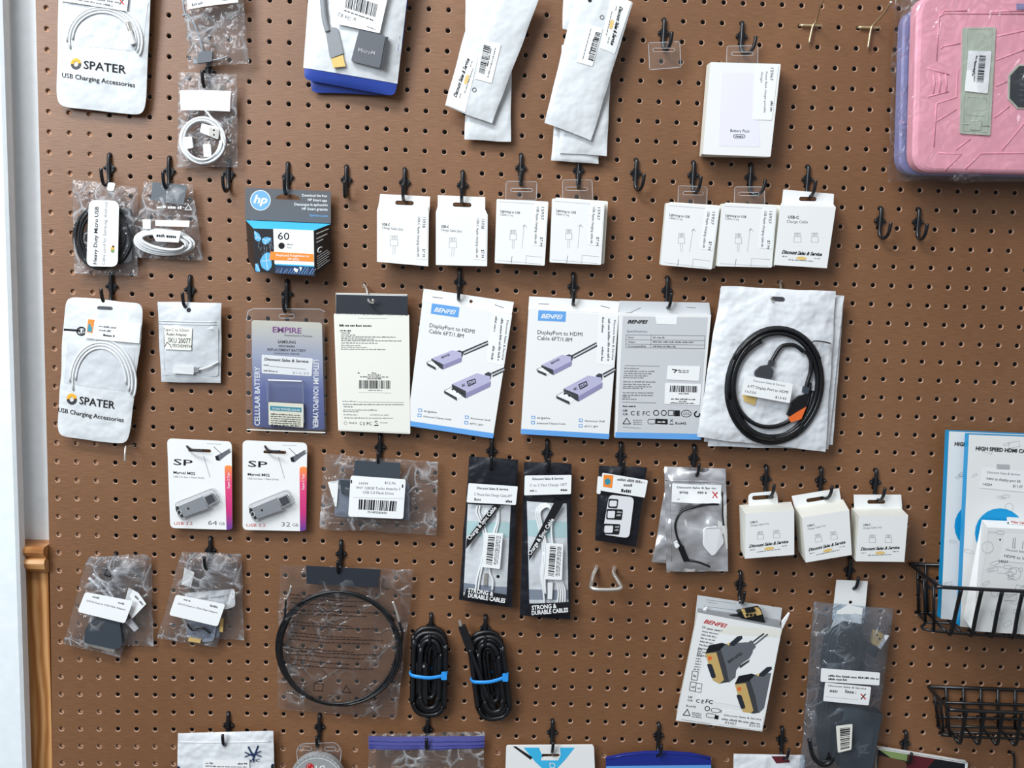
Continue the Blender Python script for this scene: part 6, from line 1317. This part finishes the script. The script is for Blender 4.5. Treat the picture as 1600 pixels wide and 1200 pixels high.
def tallbox(fr, th, dF, spine, lab, title, circ, seed):
    D = lean(dF, 670, dF - .004, 975, 1500); t = thing('tall_cable_box', lab, 'box', D.hit(*fr[0]), 'tall blue and white cable boxes in the basket')
    mb = MB(); mb.prism(fr, D, th, 'paper', side='hdmiblue'); doodles(mb, D, fr, seed, 60)
    x, y, h_ = title; mb.text('HIGH SPEED HDMI CABLE', x, y, x + 90, y + 5.5, 6, D, 'ink', .0006, .03)
    if circ: mb.disc(*circ, D, 'hdmiblue', .0005)
    part(mb, 'carton', t); return t, D
tallbox([(1476, 673), (1720, 683), (1700, 985), (1463, 966)], .018, .040, [(1476, 673), (1483, 673), (1471, 966), (1463, 966)], 'tall blue and white HIGH SPEED cable box at the rear of the basket', None, (1491, 696, 6), (1530, 822, 40), 7) if 0 else None
t, D = tallbox([(1483, 674), (1726, 684), (1706, 986), (1470, 967)], .011, .034, [(1476, 673), (1483, 673), (1471, 966), (1463, 966)], 'tall blue and white HIGH SPEED cable box at the rear of the basket', (1491, 696, 6), (1530, 822, 39), 7)
t, D = tallbox([(1514, 679), (1746, 688), (1730, 1000), (1500, 979)], .011, .052, [(1507, 677), (1514, 677.5), (1500, 979), (1492, 978)], 'tall blue and white HIGH SPEED cable box in front of its twin in the basket', (1524, 703, 6), (1562, 833, 39), 8)
label_part(t, [(1535, 731), (1605, 737), (1602, 769), (1530, 762)], D, .0007, th=.0001, draw=lambda m, o_: (m.text('Discount Sales & Service', 1542, 739, 1593, 743, 3.5, D, 'inkgrey', o_), m.text('hdmi to display port 6ft', 1541, 749, 1594, 754, 4.4, D, 'ink', o_), m.text('14209', 1535, 758, 1549, 759.5, 4.2, D, 'ink', o_), m.text('$11.57', 1582, 761, 1597, 762.5, 4.2, D, 'ink', o_)))
mb = MB(); mb.poly([(1557, 725), (1577, 726), (1577, 733), (1557, 732)], D, 'inklight', .0006); part(mb, 'grey_patch', t)
D = lean(.077, 810, .066, 985, 1540); fr = [(1543, 824), (1740, 834), (1730, 1000), (1520, 986)]
t = thing('adapter_box', 'shorter white HDMI to VGA adapter box, frontmost in the basket', 'box', D.hit(1560, 824))
mb = MB(); mb.hexa(fr, D, [(1534, 812), (1728, 822), (1715, 987), (1505, 965)], Pl(.055), ['paper', 'paper', 'cream', 'cream', 'paper', 'cream'])
for (x, y) in ((1555, 832), (1566, 886), (1570, 896)): mb.strip(slot(x + 8, y, 12, 5, .05), .6, D, 'inklight', .0003, True); mb.strip([(x - 12, y - 1), (x + 2, y)], .6, D, 'inklight', .0003)
mb.ring(1543, 855, 9, .6, D, 'inklight', .0003); mb.ring(1585, 896, 10, .6, D, 'inklight', .0003); mb.disc(1562.5, 843, 1.4, D, 'ink', .0003); doodles(mb, D, [(1543, 872), (1640, 880), (1630, 985), (1525, 975)], 11, 30)
mb.strip([(1544, 826), (1522, 985)], 1.2, D, 'label', .0004); part(mb, 'carton', t)
label_part(t, [(1570, 834), (1650, 840), (1646, 884), (1562, 876)], D, .0006, th=.0001, draw=lambda m, o_: (m.text('Discount Sales & Service', 1571, 860, 1622, 866, 3.6, D, 'inkgrey', o_), m.text('HDMI to VGA', 1568, 870, 1610, 876, 4.6, D, 'ink', o_), m.text('14257', 1560, 878, 1574, 879.5, 4.2, D, 'ink', o_), m.strip([(1583, 840), (1582, 856)], .8, D, 'inkgrey', o_), m.strip([(1586, 840), (1585, 857)], .8, D, 'inkgrey', o_), m.strip([(1598, 846), (1597, 857)], .8, D, 'inkgrey', o_)))
label_part(t, [(1573, 808), (1640, 811), (1640, 822), (1574, 819)], Pl(.066), 0, name='top_sticker', th=.0002, draw=lambda m, o_: (m.text('Video Cable', 1579, 817, 1604, 819, 3.6, Pl(.066), 'red', o_, .02), m.disc(1575, 817, 1.3, Pl(.066), 'ink', o_)))

# ================================================================== bottom row, cut off by the lower edge
q = [(278, 1146), (427, 1142), (430, 1260), (276, 1262)]
B_ = Bag(q, lean(.014, 1145, .012, 1250), .004, .001, 25, 130); t = thing('zip_bag', 'grey zip bag with dark blue letters and white label at the bottom left', 'bag', B_.bil(.5, 0), 'packages cut off by the bottom edge')
part(bagmesh(B_, q, 'polygrey', wob=.0005), 'bag', t)
mb = MB(); mb.tube([B_.pt(280 + i*11, 1159 - i*.1, .0004) for i in range(14)], .0006, 'polygrey', 5); mb.poly([(277, 1197), (428, 1193), (428, 1199), (277, 1203)], B_, 'navy', .0006); mb.poly([(277, 1199), (428, 1195), (428, 1230), (277, 1230)], B_, 'ink', .0008)
mb.strip([(389, 1165), (397, 1180)], 2.6, B_, 'navy', .001); mb.strip([(404, 1164), (396, 1185)], 2.6, B_, 'navy', .001); mb.strip([(384, 1173), (394, 1178), (408, 1172)], 1.8, B_, 'navy', .0012); mb.strip([(384, 1180), (396, 1175), (409, 1180)], 1.6, B_, 'navy', .0012); mb.text('XEC', 389, 1189, 407, 1188, 5, B_, 'navy', .001, .02, .2); part(mb, 'bag_print', t)
label_part(t, [(319, 1183), (391, 1185), (391, 1230), (317, 1230)], B_, .002, draw=lambda m, o_: (m.scrib(323, 1190, 335, 1190, 2.5, B_, 'inkgrey', o_, 1), m.scrib(373, 1191, 388, 1191, 2.5, B_, 'ink', o_, 2), m.scrib(323, 1194, 387, 1196, 2.2, B_, 'inkgrey', o_, 3), m.strip([(322, 1198), (388, 1200)], .5, B_, 'inkgrey', o_)))
D = Pl(.013); t = thing('round_package', 'round clear package with red LG logo at the bottom edge', 'package', D.hit(499, 1165), 'packages cut off by the bottom edge')
mb = MB(); P_ = rq([(463, 1172), (470, 1162), (525, 1160), (534, 1172), (530, 1200), (466, 1200)], 6); mb.prism(P_, D, .0006, 'clearcard'); mb.strip(P_, .9, D, 'inklight', .0002, True); mb.strip(slot(478, 1169, 18, 6, .1), .8, D, 'inklight', .0002, True); mb.strip(slot(516, 1170, 18, 6, 0), .8, D, 'inklight', .0002, True); part(mb, 'hang_tab', t)
mb = MB(); mb.disc(497, 1222, 45, D, 'lgrey', .009, th=.010, ry=48, n=40); mb.ring(497, 1222, 44, 1.6, D, 'inklight', .0095, ry=47, n=40); mb.ring(497, 1222, 40, .8, D, 'label', .0095, ry=43, n=40)
mb.disc(486, 1193, 6, D, 'red', .0096); mb.ring(486, 1193, 3.8, 1, D, 'label', .0098, a0=0, a1=4.7); mb.text('LG', 495, 1197, 510, 1197, 7, D, 'label', .0096, .03); part(mb, 'round_case', t)
q = [(574, 1147), (757, 1144), (757, 1260), (577, 1262)]
t, B_, M_ = clear_bag('zip_bag', 'clear zip bag with purple blue zip band at the bottom', 'bag', q, lean(.014, 1145, .012, 1250), 132, grp='packages cut off by the bottom edge', bulge=.004)
mb = MB(); mb.grid([(576, 1150), (757, 1149), (757, 1168), (576, 1170)], B_, 'pocketblue', .0006, 16, 3)
for y in (1157, 1163, 1167): mb.tube([B_.pt(577 + i*12, y, .001) for i in range(16)], .0005, 'navybag', 5)
part(mb, 'zip_band', t)
D = lean(.014, 1165, .014, 1240); q = [(791, 1166), (928, 1165), (932, 1262), (788, 1262)]
t = thing('hang_card', 'white card with bright blue triangle and black corner line at the bottom', 'package', D.hit(860, 1166), 'packages cut off by the bottom edge')
mb = MB(); sl = slot(860, 1181, 30, 6, .0); mb.prism(rq(q, 4), D, .004, 'paper', holes=[sl]); mb.poly([(820, 1168), (897, 1168), (867, 1200), (845, 1200)], D, 'cyan', .0002) if 0 else None
mb.poly([(818, 1168), (842, 1168), (847, 1180), (845, 1188), (872, 1188), (876, 1180), (875, 1168), (898, 1168), (884, 1186), (869, 1202), (853, 1206), (836, 1190)], D, 'cyan', .0002); mb.poly([(801, 1166), (806, 1166), (832, 1183), (829, 1187)], D, 'ink', .0003)
mb.ring(863, 1196, 4, 1.2, D, 'label', .0004, n=8); mb.disc(860, 1193, 1.5, D, 'label', .0004); part(mb, 'card', t)
q = [(946, 1179), (1111, 1178), (1112, 1262), (945, 1262)]
B_ = Bag(q, Pl(.013), .006, .0006, 20, 134); t = thing('blue_package', 'dark blue arched top package at the bottom', 'package', B_.bil(.5, 0), 'packages cut off by the bottom edge')
mb = MB(); top = [(947, 1184), (975, 1178), (1010, 1174.5), (1045, 1174.5), (1080, 1177), (1111, 1184)]; D = Pl(.013); mb.prism(top + [(1112, 1262), (945, 1262)], D, .003, 'navybag', holes=[slot(1028, 1182, 6, 5)]); mb.tube([D.pt(x, y + 2, .0003) for x, y in top], .001, 'navybag', 6); part(mb, 'sleeve', t)
mb = MB(); mb.poly([(947, 1197), (1111, 1195), (1111, 1230), (947, 1230)], D, 'print_blue', .0003); part(mb, 'lower_print', t)
q = [(1147, 1178), (1256, 1180), (1262, 1262), (1144, 1262)]
B_ = Bag(q, Pl(.012), .004, .002, 25, 135); t = thing('zip_bag', 'pale grey pouch with dark hang slot at the bottom, left of the power adapter bag', 'bag', B_.bil(.5, 0), 'packages cut off by the bottom edge')
part(bagmesh(B_, q, 'polygrey', wob=.001), 'bag', t)
mb = MB(); mb.prism([(1205, 1181), (1229, 1181), (1234, 1190), (1212, 1191)], B_, .0003, 'maroon', .0006); part(mb, 'hang_slot', t)
D = Pl(.014); q = [(1372, 1169), (1512, 1192), (1500, 1270), (1366, 1262)]
t = thing('dark_package', 'dark red and black package with pale top edge at the bottom right corner', 'package', D.hit(1414, 1170), 'packages cut off by the bottom edge')
mb = MB(); mb.prism(q, D, .008, 'ink', side='paper'); mb.poly([(1419, 1178), (1462, 1185), (1440, 1210), (1417, 1210)], D, 'maroon', .0003); mb.poly([(1373, 1171), (1418, 1178), (1417, 1189), (1392, 1184)], D, 'olive', .0003); mb.poly([(1373, 1180), (1392, 1184), (1417, 1190), (1416, 1215), (1370, 1210)], D, 'hole_wall', .0003)
mb.strip([(1372, 1170), (1511, 1193)], 1.2, D, 'label', .0004); mb.poly([(1508, 1192), (1512, 1192), (1510, 1215), (1506, 1215)], D, 'label', .0004); part(mb, 'carton', t)
